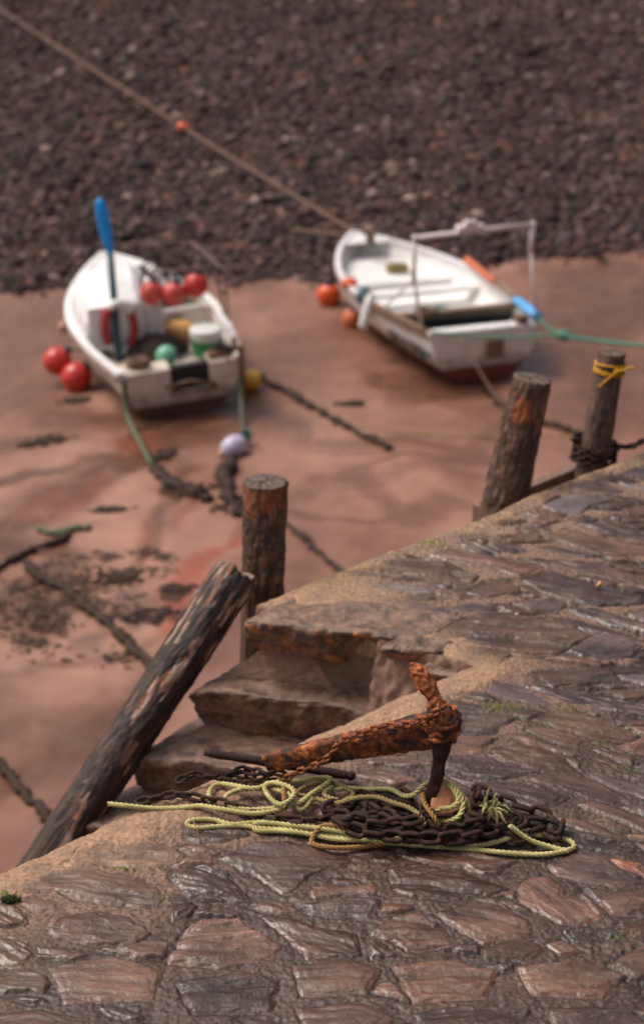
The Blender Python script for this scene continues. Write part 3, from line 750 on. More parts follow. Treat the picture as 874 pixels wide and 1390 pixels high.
# waling board behind the posts
wa, wb = Pv(646, 692, -.30), Pv(790, 634, -.30)
wt = thing('waling_board', ((wa + wb) / 2) - Vector((0, 0, .1)), 'pale timber board fixed along the posts just below the paving', 'board')
d = (wb - wa).normalized(); mb = MB(); rot = Matrix((d, Vector((0, 0, 1)).cross(d).normalized(), d.cross(Vector((0, 0, 1)).cross(d)).normalized())).transposed()
mb.box((0, 0, .065), ((wb - wa).length, .07, .13), rot); o = mb.build('plank', M['greywood'], wt, False); bevel(o, .01); 

# ------------------------------------------------------------------ ropes
def strands(pts, rad, turns=16.0, nst=3, seg=6):
    pts = even(spline(pts, .006), .0065); T, N = frames(pts); V = []; F_ = []
    for k in range(nst):
        for i, (p, t, n) in enumerate(zip(pts, T, N)):
            b = t.cross(n); a = turns * 2 * math.pi * i * .0065 + k * 2 * math.pi / nst
            rd = n * math.cos(a) + b * math.sin(a); tg = (t * 1 + (b * math.cos(a) - n * math.sin(a)) * (rad * .5 * turns * 6.28)).normalized(); bb = tg.cross(rd)
            c = p + rd * rad * .56
            for j in range(seg):
                q = 2 * math.pi * j / seg; V.append(c + (rd * math.cos(q) + bb * math.sin(q)) * rad * .50)
        o = k * len(pts) * seg
        for i in range(len(pts) - 1):
            for j in range(seg):
                F_.append((o + i * seg + j, o + i * seg + (j + 1) % seg, o + (i + 1) * seg + (j + 1) % seg, o + (i + 1) * seg + j))
    return V, F_
def rope(name, pts, rad, m, label=None, cat='rope', group=None, parent=None, turns=16):
    V, F_ = strands(pts, rad, turns); c = Vector(pts[len(pts) // 2]); c.z = min(p.z for p in map(Vector, pts))
    if parent is not None: return np_mesh(name, np.array([tuple(v) for v in V]) - np.array(parent.location), F_, m, parent, True)
    o = np_mesh(name, np.array([tuple(v) for v in V]) - np.array(c), F_, m, None, True); o.location = c
    return tag(o, label, cat, group)
def G(lst, z=.016):                                             # a path over the paving: (px, py[, height])
    return [P(q[0], q[1], q[2] if len(q) > 2 else z) for q in lst]
RR = .0108
coil = thing('mooring_rope', P(380, 1095, 0), 'yellow green twisted rope coiled in loops over the rusty chain', 'rope')
rope('loop', G([(147,1091,.03),(175,1094,.03),(205,1097),(240,1097),(272,1094,.03),(300,1098,.05),(340,1104,.05),(372,1101,.05),(395,1092,.06),(392,1078,.06),(360,1070,.04),(322,1073,.04),(306,1084,.04),(318,1096,.04),(352,1099,.04),(400,1092,.05),(425,1076,.06),(449,1058,.07),(430,1056,.06),(395,1061,.05),(362,1064,.06),(363,1078,.07),(380,1092,.08),(398,1082,.08),(396,1070,.08),(372,1063,.07),(345,1070,.06),(300,1064,.03),(285,1074,.03),(286,1090,.03)]), RR, M['rope_green'], parent=coil)
rope('loop', G([(705,1131,.05),(692,1121,.10),(700,1128,.08),(720,1141,.04),(745,1149,.02),(766,1154),(779,1150),(772,1141),(745,1135),(712,1134,.03),(690,1138,.03),(660,1146,.02),(620,1150),(583,1146),(540,1138),(505,1134,.02),(470,1137,.02),(440,1132),(400,1127),(360,1125),(330,1121),(296,1122),(268,1124),(254,1119),(264,1113),(290,1113),(315,1119,.02),(350,1116,.02),(385,1115,.02),(420,1121,.03)]), RR, M['rope_green'], parent=coil)
rope('loop', G([(770,1155),(735,1160),(690,1158),(640,1153),(590,1149,.02),(540,1145,.02),(500,1141,.03),(455,1139,.02),(418,1132),(380,1128),(352,1128),(344,1122),(352,1117,.03),(385,1119,.03),(430,1124,.04),(470,1130,.04)]), RR, M['rope_green'], parent=coil)
rope('loop', G([(450,1074,.04),(470,1070,.05),(500,1072,.06),(530,1072,.07),(548,1080,.10),(562,1078,.13),(575,1066,.17),(592,1058,.19),(610,1062,.19),(624,1078,.17),(628,1096,.14),(620,1110,.11),(602,1114,.09),(592,1106,.10),(596,1098,.13),(612,1096,.14),(622,1086,.16),(612,1068,.18),(598,1064,.17)]), RR, M['rope_green'], parent=coil)
rope('loop', G([(400,1078,.05),(425,1083,.04),(455,1090,.06),(480,1084,.09),(510,1082,.10),(535,1090,.11),(556,1097,.11),(571,1108,.12),(576,1122,.10)]), RR, M['rope_straw'], parent=coil)
rope('loop', G([(425,1084,.05),(410,1100,.04),(396,1086,.05),(415,1068,.05),(450,1062,.05),(480,1078,.06),(460,1086,.06),(440,1078,.05),(452,1068,.06)]), RR, M['rope_straw'], parent=coil)
rope('loop', G([(574,1075,.14),(576,1090,.14),(588,1108,.13),(596,1122,.09)]), RR, M['rope_orange'], parent=coil)
rope('loop', G([(618,1068,.17),(630,1084,.16),(636,1100,.12),(626,1112,.09),(608,1122,.07),(640,1106,.09),(655,1112,.06)]), RR, M['rope_straw'], parent=coil)
rope('loop', G([(470,1126,.05),(440,1120,.05),(424,1138,.02),(428,1147),(455,1151),(495,1149),(540,1143)]), RR, M['rope_orange'], parent=coil)
rope('loop', G([(385,1066,.06),(386,1082,.08),(387,1098,.07)]), RR, M['rope_orange'], parent=coil)
# frayed end
mb = MB(); q = P(665, 1100, .10)
for i in range(46):
    a = random.uniform(0, 6.28); l = random.uniform(.05, .13); dr = Vector((math.cos(a) * .5 + .1, -.3 + math.sin(a) * .3, random.uniform(-.6, .35))) * l
    if i < 6: dr = Vector((.25 * random.random() + .1, .1, .75)) * l
    s0 = q + Vector((random.uniform(-.03, .03), random.uniform(-.02, .02), random.uniform(-.01, .03)))
    mb.tube([s0, s0 + dr * .5 + Vector((0, 0, .02)), s0 + dr], [.006, .005, .002], 5)
mb.build('frayed_end', M['rope_green'], coil, off=coil.location)

# ------------------------------------------------------------------ chains
_links = {}
def link_mesh(L, W, r, m):
    key = (L, W, r, m.name)
    if key in _links: return _links[key]
    mb = MB(); pts = []; k = 22; hw = W / 2 - r; hl = L / 2 - r - hw
    for i in range(k):
        a = 2 * math.pi * i / k; x = hw * math.sin(a); y = hw * math.cos(a) + (hl if math.cos(a) > 0 else -hl); pts.append(Vector((x, y, 0)))
    T = [(pts[(i + 1) % k] - pts[i - 1]).normalized() for i in range(k)]; rings = []
    for i in range(k):
        n = Vector((0, 0, 1)); b = T[i].cross(n); rings.append([pts[i] + n * (math.cos(2 * math.pi * j / 9) * r) + b * (math.sin(2 * math.pi * j / 9) * r) for j in range(9)])
    mb.rings(rings, closed=True); o = np_mesh('link', np.array(mb.v), mb.f, m, None, True, link=False); me = o.data; bpy.data.objects.remove(o); _links[key] = me
    return me
def chain(path, L, W, r, m, parent, twist=.5, limit=100, seed=0, jit=.3):
    rg = random.Random(seed); pts = even(spline(path, .004), L - 2 * r - .002); n = len(pts) - 1; me = link_mesh(L, W, r, m); rest = MB()
    for i in range(n):
        c = (pts[i] + pts[i + 1]) / 2; d = (pts[i + 1] - pts[i]).normalized()
        q = d.to_track_quat('Y', 'Z') @ Quaternion((0, 1, 0), (i % 2) * math.pi / 2 + twist + rg.uniform(-jit, jit))
        M4 = Matrix.Translation(c - parent.location) @ q.to_matrix().to_4x4()
        if i < limit:
            o = bpy.data.objects.new('link', me); C.objects.link(o); o.parent = parent; o.matrix_local = M4
        else: rest.add([M4 @ v.co for v in me.vertices], [tuple(p.vertices) for p in me.polygons])
    if rest.v: tag(rest.build('link_heap', m, parent), kind='stuff')
LK = (.098, .066, .0108)
heap = thing('heavy_chain', P(600, 1110, 0), 'heap of heavy dark rusty chain under the upright anchor arm', 'chain')
rg = random.Random(21); path = []
def hz(px, py): 
    d = 1 - min(1, abs(px - 590) / 200); e = 1 - min(1, abs(py - 1112) / 45); return .018 + .105 * max(0, d * .65 + .35) * max(.15, e)
rows = [(760,1138),(735,1128),(700,1140),(660,1126),(610,1142),(560,1128),(510,1140),(460,1126),(432,1118),(450,1104),(500,1112),(550,1100),(600,1118),(640,1100),(690,1112),(735,1112),(770,1130),(745,1108),(700,1096),(660,1082),(645,1072),(640,1090),(655,1108),(620,1128),(580,1112),(540,1124),(500,1100),(470,1092),(440,1100),(480,1082),(520,1088),(560,1092),(545,1076),(515,1078),(505,1090),(530,1108),(570,1132),(610,1136),(650,1130),(690,1124),(715,1118),(680,1104),(640,1116),(600,1102),(560,1110),(520,1120),(480,1112),(455,1112),(480,1130),(530,1132),(580,1138),(630,1138),(670,1134)]
for i, (px, py) in enumerate(rows):
    path.append(P(px + rg.uniform(-5, 5), py + rg.uniform(-4, 4), hz(px, py) * (.45 + .65 * i / len(rows)) + (.0 if i % 2 else .012)))
chain(path, *LK, M['rust_dark'], heap, .5, 100, 4, .5)
lead = thing('lead_chain', P(300, 1090, 0), 'dark rusty chain trailing left from the heap across the sandy quay edge', 'chain')
chain(G([(185,1090,.02),(215,1082,.03),(245,1078,.04),(280,1086,.03),(310,1092,.04),(345,1104,.03),(380,1110,.04),(420,1114,.05),(445,1108,.07)]), .075, .05, .0085, M['rust_dark'], lead, .4, 100, 8)
back = thing('looped_chain', P(320, 1055, 0), 'rusty chain loop lying behind the coiled rope under the anchor stock', 'chain')
chain(G([(240,1062,.05),(262,1050,.06),(290,1056,.04),(320,1050,.04),(350,1056,.05),(372,1048,.07),(395,1056,.05),(370,1062,.03),(330,1064,.02),(300,1058,.03),(330,1044,.05),(365,1052,.09)]), .062, .042, .0075, M['rust_dark'], back, .4, 100, 9)

# ------------------------------------------------------------------ anchor
anc = thing('old_anchor', P(575, 1118, 0), 'rusty old anchor resting on its stock with one arm upright', 'anchor')
crown = Y(601, 985, 5.62); sh_end = P(362, 1033, .10)
def loft(name, secs, m, parent, sub=1, rgh=(.012, .05)):
    """secs: (centre, axis a half-vector, axis b half-vector)"""
    mb = MB(); rings = []
    for (c, a, b) in secs:
        rings.append([c + a * (math.copysign(abs(math.cos(t)) ** .55, math.cos(t))) + b * (math.copysign(abs(math.sin(t)) ** .55, math.sin(t))) for t in [2 * math.pi * j / 20 for j in range(20)]])
    mb.rings(rings); o = mb.build(name, m, parent, True, off=parent.location)
    if rgh: roughen(o, rgh[0], rgh[1], sub)
    return o
sdir = (crown - sh_end).normalized(); side = sdir.cross(Vector((0, 0, 1))).normalized(); upv = side.cross(sdir).normalized()
secs = []
for i in range(15):
    t = i / 14; c = sh_end.lerp(crown - sdir * .02, t); hgt = .040 + .038 * t ** 1.1; th = .024 + .012 * t
    secs.append((c - upv * .008, upv * hgt, side * th))
loft('shank', secs, M['rust'], anc, 2, (.022, .028))
arm_px = [(558,901,5.72),(566,910,5.715),(576,924,5.70),(585,942,5.68),(592,962,5.65),(597,982,5.62),(599,1005,5.605),(597,1030,5.595),(592,1055,5.585),(585,1080,5.575),(578,1104,5.57),(574,1120,5.565)]
arm_r = [.006,.025,.033,.026,.032,.052,.042,.026,.025,.026,.027,.016]
ap = [Y(*q) for q in arm_px]; pts = spline(ap, .02)
def rad_at(p):
    d = [(p - a).length for a in ap]; i = min(range(len(d)), key=lambda k: d[k]); j = min([k for k in (i - 1, i + 1) if 0 <= k < len(d)], key=lambda k: d[k]); w_ = d[j] / (d[i] + d[j] + 1e-9); return arm_r[i] * w_ + arm_r[j] * (1 - w_)
T, N = frames(pts); secs = []
for p, t in zip(pts, T):
    b = t.cross(side).normalized(); r = rad_at(p); secs.append((p, b * r, side * r * .9))
half = min(range(len(pts)), key=lambda k: (pts[k] - crown).length)
loft('upper_arm', secs[:half + 1], M['rust_bright'], anc, 2, (.034, .020))
loft('lower_arm', secs[half:], M['rust_dark'], anc, 1, (.018, .035))
mb = MB(); mb.ball(crown + Vector((0, 0, .0)), .074, (.95, .8, 1.2), 24, .05); o = mb.build('crown', M['rust'], anc, True, off=anc.location); roughen(o, .045, .022, 1)
for k_ in range(3):                                              # corroded lashing turns round the crown
    mb = MB(); c_ = crown + Vector((0, 0, .045 - .04 * k_)); mb.tube([c_ + Vector((math.cos(a) * .058 + random.uniform(-.006, .006), math.sin(a) * .056, .022 * math.sin(a + k_) + random.uniform(-.008, .008))) for a in [2 * math.pi * q / 18 for q in range(19)]], .012, 7, jit=.25); mb.build('lashing', M['rust'], anc, off=anc.location)
pal_c = Y(607, 1094, 5.545); n_ = Vector((.2, -.75, .62)).normalized(); up_ = (Vector((.12, 0, 1)) - n_ * Vector((.12, 0, 1)).dot(n_)).normalized(); rt = up_.cross(n_).normalized() * -1
out = [(-.055, -.11), (.04, -.10), (.072, -.02), (.062, .065), (.02, .115), (-.04, .085), (-.065, .0)]
mb = MB(); k = len(out)
V = [pal_c + rt * a + up_ * b + n_ * (.016 if abs(a) < .05 else .010) for a, b in out] + [pal_c + rt * a + up_ * b - n_ * .012 for a, b in out]
mb.add(V, [tuple(range(k)), tuple(range(2 * k - 1, k - 1, -1))] + [(i, k + i, k + (i + 1) % k, (i + 1) % k) for i in range(k)]); o = mb.build('fluke', M['rust_pale'], anc, False, off=anc.location); bevel(o, .008, 3)
# stock: round bar through the shank end, with a forged ball at the tip
s0, s1 = P(277, 1021, .13), P(476, 1053, .035)
mb = MB(); mb.tube([s0.lerp(s1, i / 20) for i in range(21)], [.014] + [.019] * 19 + [.015], 12); mb.ball(s1, .022, (1, 1, 1), 12)
o = mb.build('stock', M['rust_dark'], anc, True, off=anc.location); roughen(o, .008, .03)
cp = []
for (px, py) in ((604,958),(575,977),(548,984),(520,986),(494,994),(472,1002),(456,1014),(444,1030),(426,1040),(404,1048),(388,1057),(370,1062)):
    t = min(1, max(0, (px - 362) / 240.0)); yy = sh_end.y + (crown.y - sh_end.y) * t - .055; cp.append(Y(px, py, yy))
sc_ = thing('anchor_chain', sh_end - Vector((0, 0, .1)), 'thin rusty chain hanging along the anchor shank', 'chain')
chain(cp, .05, .034, .0062, M['rust'], sc_, .6, 100, 12)

# ------------------------------------------------------------------ yellow tie and chain on the last post
def ring_path(c, ax, r, turns, rise, n=26, ph=0, wob=.012, seed=0):
    a = ax.orthogonal().normalized(); b = ax.cross(a); out = []; g = random.Random(seed)
    for i in range(int(n * turns) + 1):
        t = 2 * math.pi * i / n + ph; out.append(c + (a * math.cos(t) + b * math.sin(t)) * (r + g.uniform(0, wob)) + ax * (rise * i / (n * turns) + g.uniform(-wob, wob) * .6))
    return out
c0 = p3t - p3a * .085
tie = thing('yellow_rope_tie', c0, 'frayed yellow rope wound round the top of the grey post', 'rope')
for k in range(3): rope('turn', ring_path(c0 - p3a * .016 * k, p3a, .084, 1.05, .03 if k == 0 else -.02, ph=k, wob=.004, seed=k), .0075, M['rope_yellow'], parent=tie, turns=26)
fr = c0 + Vector((.03, -.085, .0))
rope('tail', [fr, fr + Vector((-.03, -.015, -.02)), fr + Vector((-.07, -.01, -.06)), fr + Vector((-.10, .0, -.10))], .0085, M['rope_yellow'], parent=tie, turns=26)
rope('tail', [fr, fr + Vector((.03, -.012, .012)), fr + Vector((.07, 0, .02)), fr + Vector((.10, .01, .015))], .0085, M['rope_yellow'], parent=tie, turns=26)
mb = MB(); mb.ball(fr, .020, (1.3, .8, .8), 12, .15); mb.build('knot', M['rope_yellow'], tie, off=tie.location)
cw = thing('post_chain', p3b + Vector((0, 0, -.05)), 'rusty chain wound round the foot of the grey post and along the edge', 'chain')
c1 = p3b + p3a * .02
chain(ring_path(c1, p3a, .118, 3.2, .13, ph=1.2, wob=.014, seed=4) + [p3b + Vector((.2, .03, .10)), p3b + Vector((.32, .14, .09)), p3b + Vector((.5, .28, .08)), p3b + Vector((.8, .5, .05))], .06, .042, .0085, M['rust_dark'], cw, .5, 100, 6)

# small things on the paving
o_ = MB(); q = P(810, 796, .018); o_.tube([q, q + Vector((.012, -.006, .02)), q + Vector((.016, -.008, .028))], [.011, .011, .010], 12)
o = o_.build('cork', M['tan'], None, off=q); o.location = q; tag(o, 'tiny pale cork lying on the dark slates near the right side', 'cork')
o_ = MB(); q = P(268, 1128, .02); o_.tube([P(262, 1112, .03), q, P(272, 1146, .012)], .0022, 5); o = o_.build('dry_stalk', M['twig'], None, off=q); o.location = q; tag(o, 'thin dry stalk lying below the rope bight on the paving', 'stalk')
mb = MB()
for i in range(260):
    q = P(14 + random.gauss(0, 5), 1224 + random.gauss(0, 2), random.uniform(.0, .012)); mb.tube([q, q + Vector((random.uniform(-.012, .012), random.uniform(-.012, .012), random.uniform(.01, .03)))], [.003, .001], 4)
tag(mb.build('moss', M['moss']), 'small cushion of green moss on the quay edge', 'moss', kind='stuff')

# ------------------------------------------------------------------ beach
def edge_y(x): return 23.18 + .17 * x
def stroke(x, y, pts, wd):
    d = np.full(x.shape, 1e9); pl = [P(px, py, ZB) for px, py in pts]
    for a, b in zip(pl, pl[1:]):
        ex, ey = b.x - a.x, b.y - a.y; l2 = ex * ex + ey * ey + 1e-9
        t = np.clip(((x - a.x) * ex + (y - a.y) * ey) / l2, 0, 1); d = np.minimum(d, np.hypot(x - a.x - ex * t, y - a.y - ey * t))
    return sst(wd, wd * .25, d)
def beach_height(x, y):
    z = .05 * fbm(x * .35, y * .35, 3, 71) + .012 * fbm(x * 2.2, y * 1.6, 3, 72) + .012 * fbm(x * .9 + .3 * y, y * 4.5, 3, 76)
    return z
def bank_rise(x, y):
    e = y - edge_y(x) - .9 * fbm(x * .45, y * .2, 4, 73); return np.where(e > 0, .135 * e - .06 * np.exp(-e), -.06) , e
BOATS = []
def beach():
    xs = np.concatenate([np.array([-400, -120, -50, -25, -14]), np.arange(-9, 9.01, .05), np.array([14, 25, 50, 120, 400])])
    ys = np.concatenate([np.array([-300, -80, -20, 2]), np.arange(6.5, 26.5, .05), np.array([28, 32, 45, 90, 300, 1500])])
    x, y = np.meshgrid(xs, ys, indexing='ij')
    wx = x + .35 * fbm(x * .8, y * .8, 3, 81); wy = y + .35 * fbm(x * .8, y * .8, 3, 82)
    z = beach_height(x, y)
    base = np.broadcast_to(np.array((.275, .152, .118)), x.shape + (3,))
    n = fbm(x * .5, y * .35, 4, 83); n2 = fbm(x * .9 + 5, y * .55, 4, 91); col = mix3(base, (.36, .215, .175), sst(-.1, .5, n)); col = mix3(col, (.195, .098, .072), sst(.05, .45, n2) * .7); col = mix3(col, (.165, .085, .064), sst(.05, .6, -n) * .8)
    fine = fbm(x * 4, y * 4, 4, 84); col = col * (1 + .10 * fine[..., None])
    rough_dark = (.115, .056, .038)
    W = np.zeros(x.shape)
    for pts, wd, st in ((((-40,760),(60,690),(150,640),(240,600),(330,560)), .30, .75), (((-40,620),(60,590),(150,570)), .16, .4), (((160,790),(200,730),(240,660),(262,610)), .11, .6),
                        (((-30,1120),(60,1050),(130,1000),(215,940)), .22, .7), (((-30,1010),(60,985),(150,940)), .12, .4), (((-40,700),(20,720),(60,770),(40,830)), .3, .6),
                        (((350,690),(420,650),(520,640),(640,650)), .14, .35), (((330,610),(290,660),(240,700),(190,730)), .12, .35),
                        (((740,480),(800,440),(850,420),(900,380)), .55, .75), (((790,380),(830,420),(900,440)), .5, .6), (((770,470),(830,500),(900,490)), .4, .5), (((760,420),(790,370),(840,360)), .35, .6), (((560,640),(640,600),(700,570)), .2, .35), (((230,560),(240,600),(255,630)), .25, .5),
                        (((480,640),(540,700),(620,690)), .2, .5), (((-20,660),(90,645),(170,612),(240,570)), .10, .7), (((330,725),(380,692),(470,702),(560,690)), .10, .55), (((420,645),(520,622),(640,628)), .08, .5), (((350,560),(440,600),(560,600),(700,640)), .12, .5), (((-20,560),(60,520),(110,500)), .3, .5), (((-20,940),(60,900),(140,905),(210,870)), .10, .45), (((20,1090),(90,1030),(170,1010)), .09, .5), (((60,560),(180,575),(330,565)), .30, .6), (((520,520),(640,525),(740,505)), .3, .6), (((370,560),(420,600),(500,610)), .2, .3)):
        W = np.maximum(W, stroke(wx, wy, pts, wd * 1.5) * min(1, st * 1.25))
    col = mix3(col, rough_dark, W * np.clip(1.0 + .6 * fine, .3, 1)); z = z - .02 * W
    Z1 = np.zeros(x.shape); Z2 = np.zeros(x.shape)
    for pts, wd, st in ((((-30,500),(40,440),(80,400)), 1.3, .6), (((330,440),(400,480),(560,560)), 1.2, .35), (((760,440),(874,400)), 1.6, .45), (((150,580),(330,585)), .8, .45), (((-30,880),(20,960),(60,1040)), .8, .55)): Z1 = np.maximum(Z1, stroke(wx, wy, pts, wd) * st)
    for pts, wd, st in ((((60,650),(200,760),(330,700)), 1.1, .6), (((20,880),(120,900),(200,860)), .8, .7), (((420,620),(600,700)), 1.0, .5), (((330,450),(420,420)), .7, .3)): Z2 = np.maximum(Z2, stroke(wx, wy, pts, wd) * st)
    col = mix3(col, (.155, .085, .062), Z1 * (1 - .3 * W)); col = mix3(col, (.42, .255, .205), Z2 * (1 - W))
    red = np.zeros(x.shape)
    for pts, wd, st in ((((232,860),(245,810),(270,770),(300,745)), .20, .95), (((270,770),(310,735),(345,720)), .12, .8), (((215,850),(235,800)), .2, .5), (((180,605),(215,603)), .22, .45), (((245,700),(290,650)), .12, .3), (((165,790),(205,700)), .1, .3), (((60,690),(130,660)), .25, .3)):
        red = np.maximum(red, stroke(wx, wy, pts, wd * 1.3) * st)
    col = mix3(col, (.33, .105, .068), red * np.clip(1.1 + .6 * fine, 0, 1))
    dk = np.zeros(x.shape)
    for pts, wd, st in ((((-20,790),(40,810),(100,800),(150,850)), .8, .8), (((130,760),(170,780)), .35, .7), (((190,830),(230,840)), .35, .6), (((20,605),(80,600)), .14, .8), (((130,695),(150,690)), .2, .6), (((0,680),(30,675)), .2, .6), (((0,905),(20,930)), .3, .5), (((60,1005),(100,998)), .12, .5)):
        dk = np.maximum(dk, stroke(wx, wy, pts, wd) * st * .75)
    spk = sst(-.05, .35, fbm(x * 2.4, y * 2.0, 4, 86)); col = mix3(col, (.075, .055, .05), dk * spk)
    rip = sst(.3, .6, fbm(x * 1.3 + 3, y * 3.2, 4, 88)); col = mix3(col, (.25, .14, .10), rip * .4)
    col = np.clip(col * np.array((.95, .84, .755)), .01, .8); V = np.stack([x, y, z + ZB], -1).reshape(-1, 3); sh = x.shape; idx = np.arange(x.size).reshape(sh)
    q = np.stack([idx[:-1, :-1], idx[1:, :-1], idx[1:, 1:], idx[:-1, 1:]], -1).reshape(-1, 4)
    structure(np_mesh('beach_sand', V, q, M['sand'], None, True, col.reshape(-1, 3), np.clip(.31 - .22 * W + .14 * n2 + .1 * dk, .08, .7).reshape(-1)))
    xs = np.concatenate([np.array([-400, -90, -40, -22]), np.arange(-14, 14.01, .25), np.array([22, 40, 90, 400])]); ys = np.concatenate([np.arange(20, 52, .25), np.array([56, 70, 110, 300, 1500])])
    x, y = np.meshgrid(xs, ys, indexing='ij'); r, e = bank_rise(x, y); r = np.minimum(r, 4.2); z = ZB + r + beach_height(x, y) * .5 + .05 * fbm(x * .7, y * .7, 3, 75)
    z = np.where(e < 0, ZB - .25, z); V = np.stack([x, y, z], -1).reshape(-1, 3); sh = x.shape; idx = np.arange(x.size).reshape(sh)
    q = np.stack([idx[:-1, :-1], idx[1:, :-1], idx[1:, 1:], idx[:-1, 1:]], -1).reshape(-1, 4)
    structure(np_mesh('shingle_bank', V, q, M['bank'], None, True))
beach()
def ground(x, y):
    r, e = bank_rise(np.array([x]), np.array([y])); h = beach_height(np.array([x]), np.array([y]))
    return float(ZB + (r[0] + .5 * h[0] if e[0] > 0 else h[0]))
def shingle():
    N = 112000; t = (1 + 5 ** .5) / 2
    ico = np.array([(-1, t, 0), (1, t, 0), (-1, -t, 0), (1, -t, 0), (0, -1, t), (0, 1, t), (0, -1, -t), (0, 1, -t), (t, 0, -1), (t, 0, 1), (-t, 0, -1), (-t, 0, 1)]) / 1.9
    fc = np.array([(0, 11, 5), (0, 5, 1), (0, 1, 7), (0, 7, 10), (0, 10, 11), (1, 5, 9), (5, 11, 4), (11, 10, 2), (10, 7, 6), (7, 1, 8), (3, 9, 4), (3, 4, 2), (3, 2, 6), (3, 6, 8), (3, 8, 9), (4, 9, 5), (2, 4, 11), (6, 2, 10), (8, 6, 7), (9, 8, 1)])
    g = np.random.default_rng(2); y = 22.4 + 17.5 * g.random(N) ** 1.0; x = g.uniform(-1, 1, N) * (.25 * y + 3.6)
    r, e = bank_rise(x, y); keep = (e > .12) | ((e > -.25) & (g.random(N) < .06)); x, y, r, e = x[keep], y[keep], r[keep], e[keep]; N = len(x)
    z = ZB + np.where(e > 0, r, 0) + beach_height(x, y) * .5 + .05 * fbm(x * .7, y * .7, 3, 75)
    s = .027 + .045 * g.random(N) ** 1.8 + .06 * (g.random(N) < .03)
    s = np.where(e < .1, s * .7, s)
    sc = np.stack([s * g.uniform(.8, 1.5, N), s * g.uniform(.8, 1.3, N), s * g.uniform(.45, .8, N)], 1); a = g.uniform(0, 6.28, N); ca, sa = np.cos(a), np.sin(a)
    v = ico[None] * (1 + g.uniform(-.18, .18, (N, 12, 1))) * sc[:, None]
    tl = g.uniform(-.5, .5, N)[:, None]; v = np.stack([v[..., 0], v[..., 1] * np.cos(tl) - v[..., 2] * np.sin(tl), v[..., 1] * np.sin(tl) + v[..., 2] * np.cos(tl)], -1)
    v = np.stack([v[..., 0] * ca[:, None] - v[..., 1] * sa[:, None] + x[:, None], v[..., 0] * sa[:, None] + v[..., 1] * ca[:, None] + y[:, None], v[..., 2] + (z + .25 * s)[:, None]], -1)
    pal = np.array([(.040, .027, .026), (.064, .042, .038), (.090, .056, .050), (.125, .070, .056), (.082, .060, .060), (.18, .12, .105), (.17, .072, .055), (.36, .26, .22)])
    pc = pal[g.choice(8, N, p=[.2, .22, .2, .12, .12, .07, .055, .015])] * g.uniform(.75, 1.25, (N, 1))
    f = (fc[None] + (np.arange(N) * 12)[:, None, None]).reshape(-1, 3)
    tag(np_mesh('shingle_stones', v.reshape(-1, 3), f, M['pebble'], None, False, np.repeat(pc, 12, 0)), 'dark wet shingle stones covering the upper beach', 'shingle', kind='stuff')
shingle()

# ------------------------------------------------------------------ weed, chains and ropes on the sand
def weedy(name, pts, rad, m, label, cat, lumps=.5, group=None, z=.02):
    pl = [P(px, py, ZB + z) for px, py in pts]; p = even(spline(pl, .03), .05); mb = MB(); 
    for q in p: q.z = ground(q.x, q.y) + rad * .5
    rr = [rad * (1 + lumps * random.uniform(-.7, 1.2)) for _ in p]; rr = [q * .8 for q in rr]; rr[0] = rr[-1] = rad * .5
    mb.tube([q + Vector((random.uniform(-1, 1), random.uniform(-1, 1), 0)) * rad * .5 for q in p], rr, 8, flat=.8, jit=.25)
    c = p[len(p) // 2]; o = mb.build(name, m, None, True, off=c); o.location = c; return tag(o, label, cat, group)
weedy('ground_chain', [(36,762),(55,780),(95,803),(125,828),(160,860),(185,885),(215,915)], .055, M['weed'], 'thick weedy mooring chain running diagonally across the sand at left', 'chain', .5)
weedy('ground_chain', [(-30,1000),(10,1045),(40,1080),(75,1125)], .05, M['weed'], 'dark chain on the sand at the lower left by the quay edge', 'chain', .4)
weedy('ground_chain', [(352,514),(385,530),(420,550),(455,570),(490,590),(535,611)], .045, M['weed'], 'dark weedy chain on the sand between the two boats', 'chain', .7)
weedy('ground_chain', [(388,708),(410,724),(430,742),(447,758),(470,780)], .035, M['weed'], 'dark chain on the sand right of the upright bark post', 'chain', .8)
weedy('ground_chain', [(206,632),(222,648),(245,660),(290,682)], .05, M['weed'], 'weed hung chain at the foot of the green stern rope', 'chain', 1.2)
weedy('ground_chain', [(318,622),(308,640),(306,655),(318,688),(330,700)], .06, M['weed'], 'weed covered chain trailing from the pale lavender float', 'chain', 1.0)
weedy('ground_chain', [(655,518),(672,540),(690,558),(735,575),(790,592)], .05, M['weed'], 'dark mooring chain on the sand behind the leaning bark post', 'chain', .6)
weedy('sand_rope', [(470,575),(520,582),(610,589),(690,591),(790,594)], .012, M['rope_straw'], 'thin pale line lying along the sand before the white boat', 'rope', .2)
weedy('sand_rope', [(48,715),(70,722),(100,716),(132,712)], .04, M['weed_green'], 'short green weedy rope on the sand at left', 'rope', .5)
weedy('sand_rope', [(-10,775),(30,752),(75,735),(100,722)], .045, M['weed'], 'dark weedy rope joining the diagonal chain at left', 'rope', .7)
def clump(px, py, wx_, wy_, label):
    q = P(px, py, ZB); q.z = ground(q.x, q.y); mb = MB()
    for i in range(70):
        c = Vector((random.gauss(0, .55) * wx_, random.gauss(0, .55) * wy_, .01)); c.x += c.y * .6
        mb.ball(c, random.uniform(.010, .030), (random.uniform(.8, 2.8), random.uniform(.6, 1.2), .45), 8, .25)
    o = mb.build('seaweed_clump', M['weed'], None, True); o.location = q; tag(o, label, 'seaweed', 'seaweed clumps on the sand')
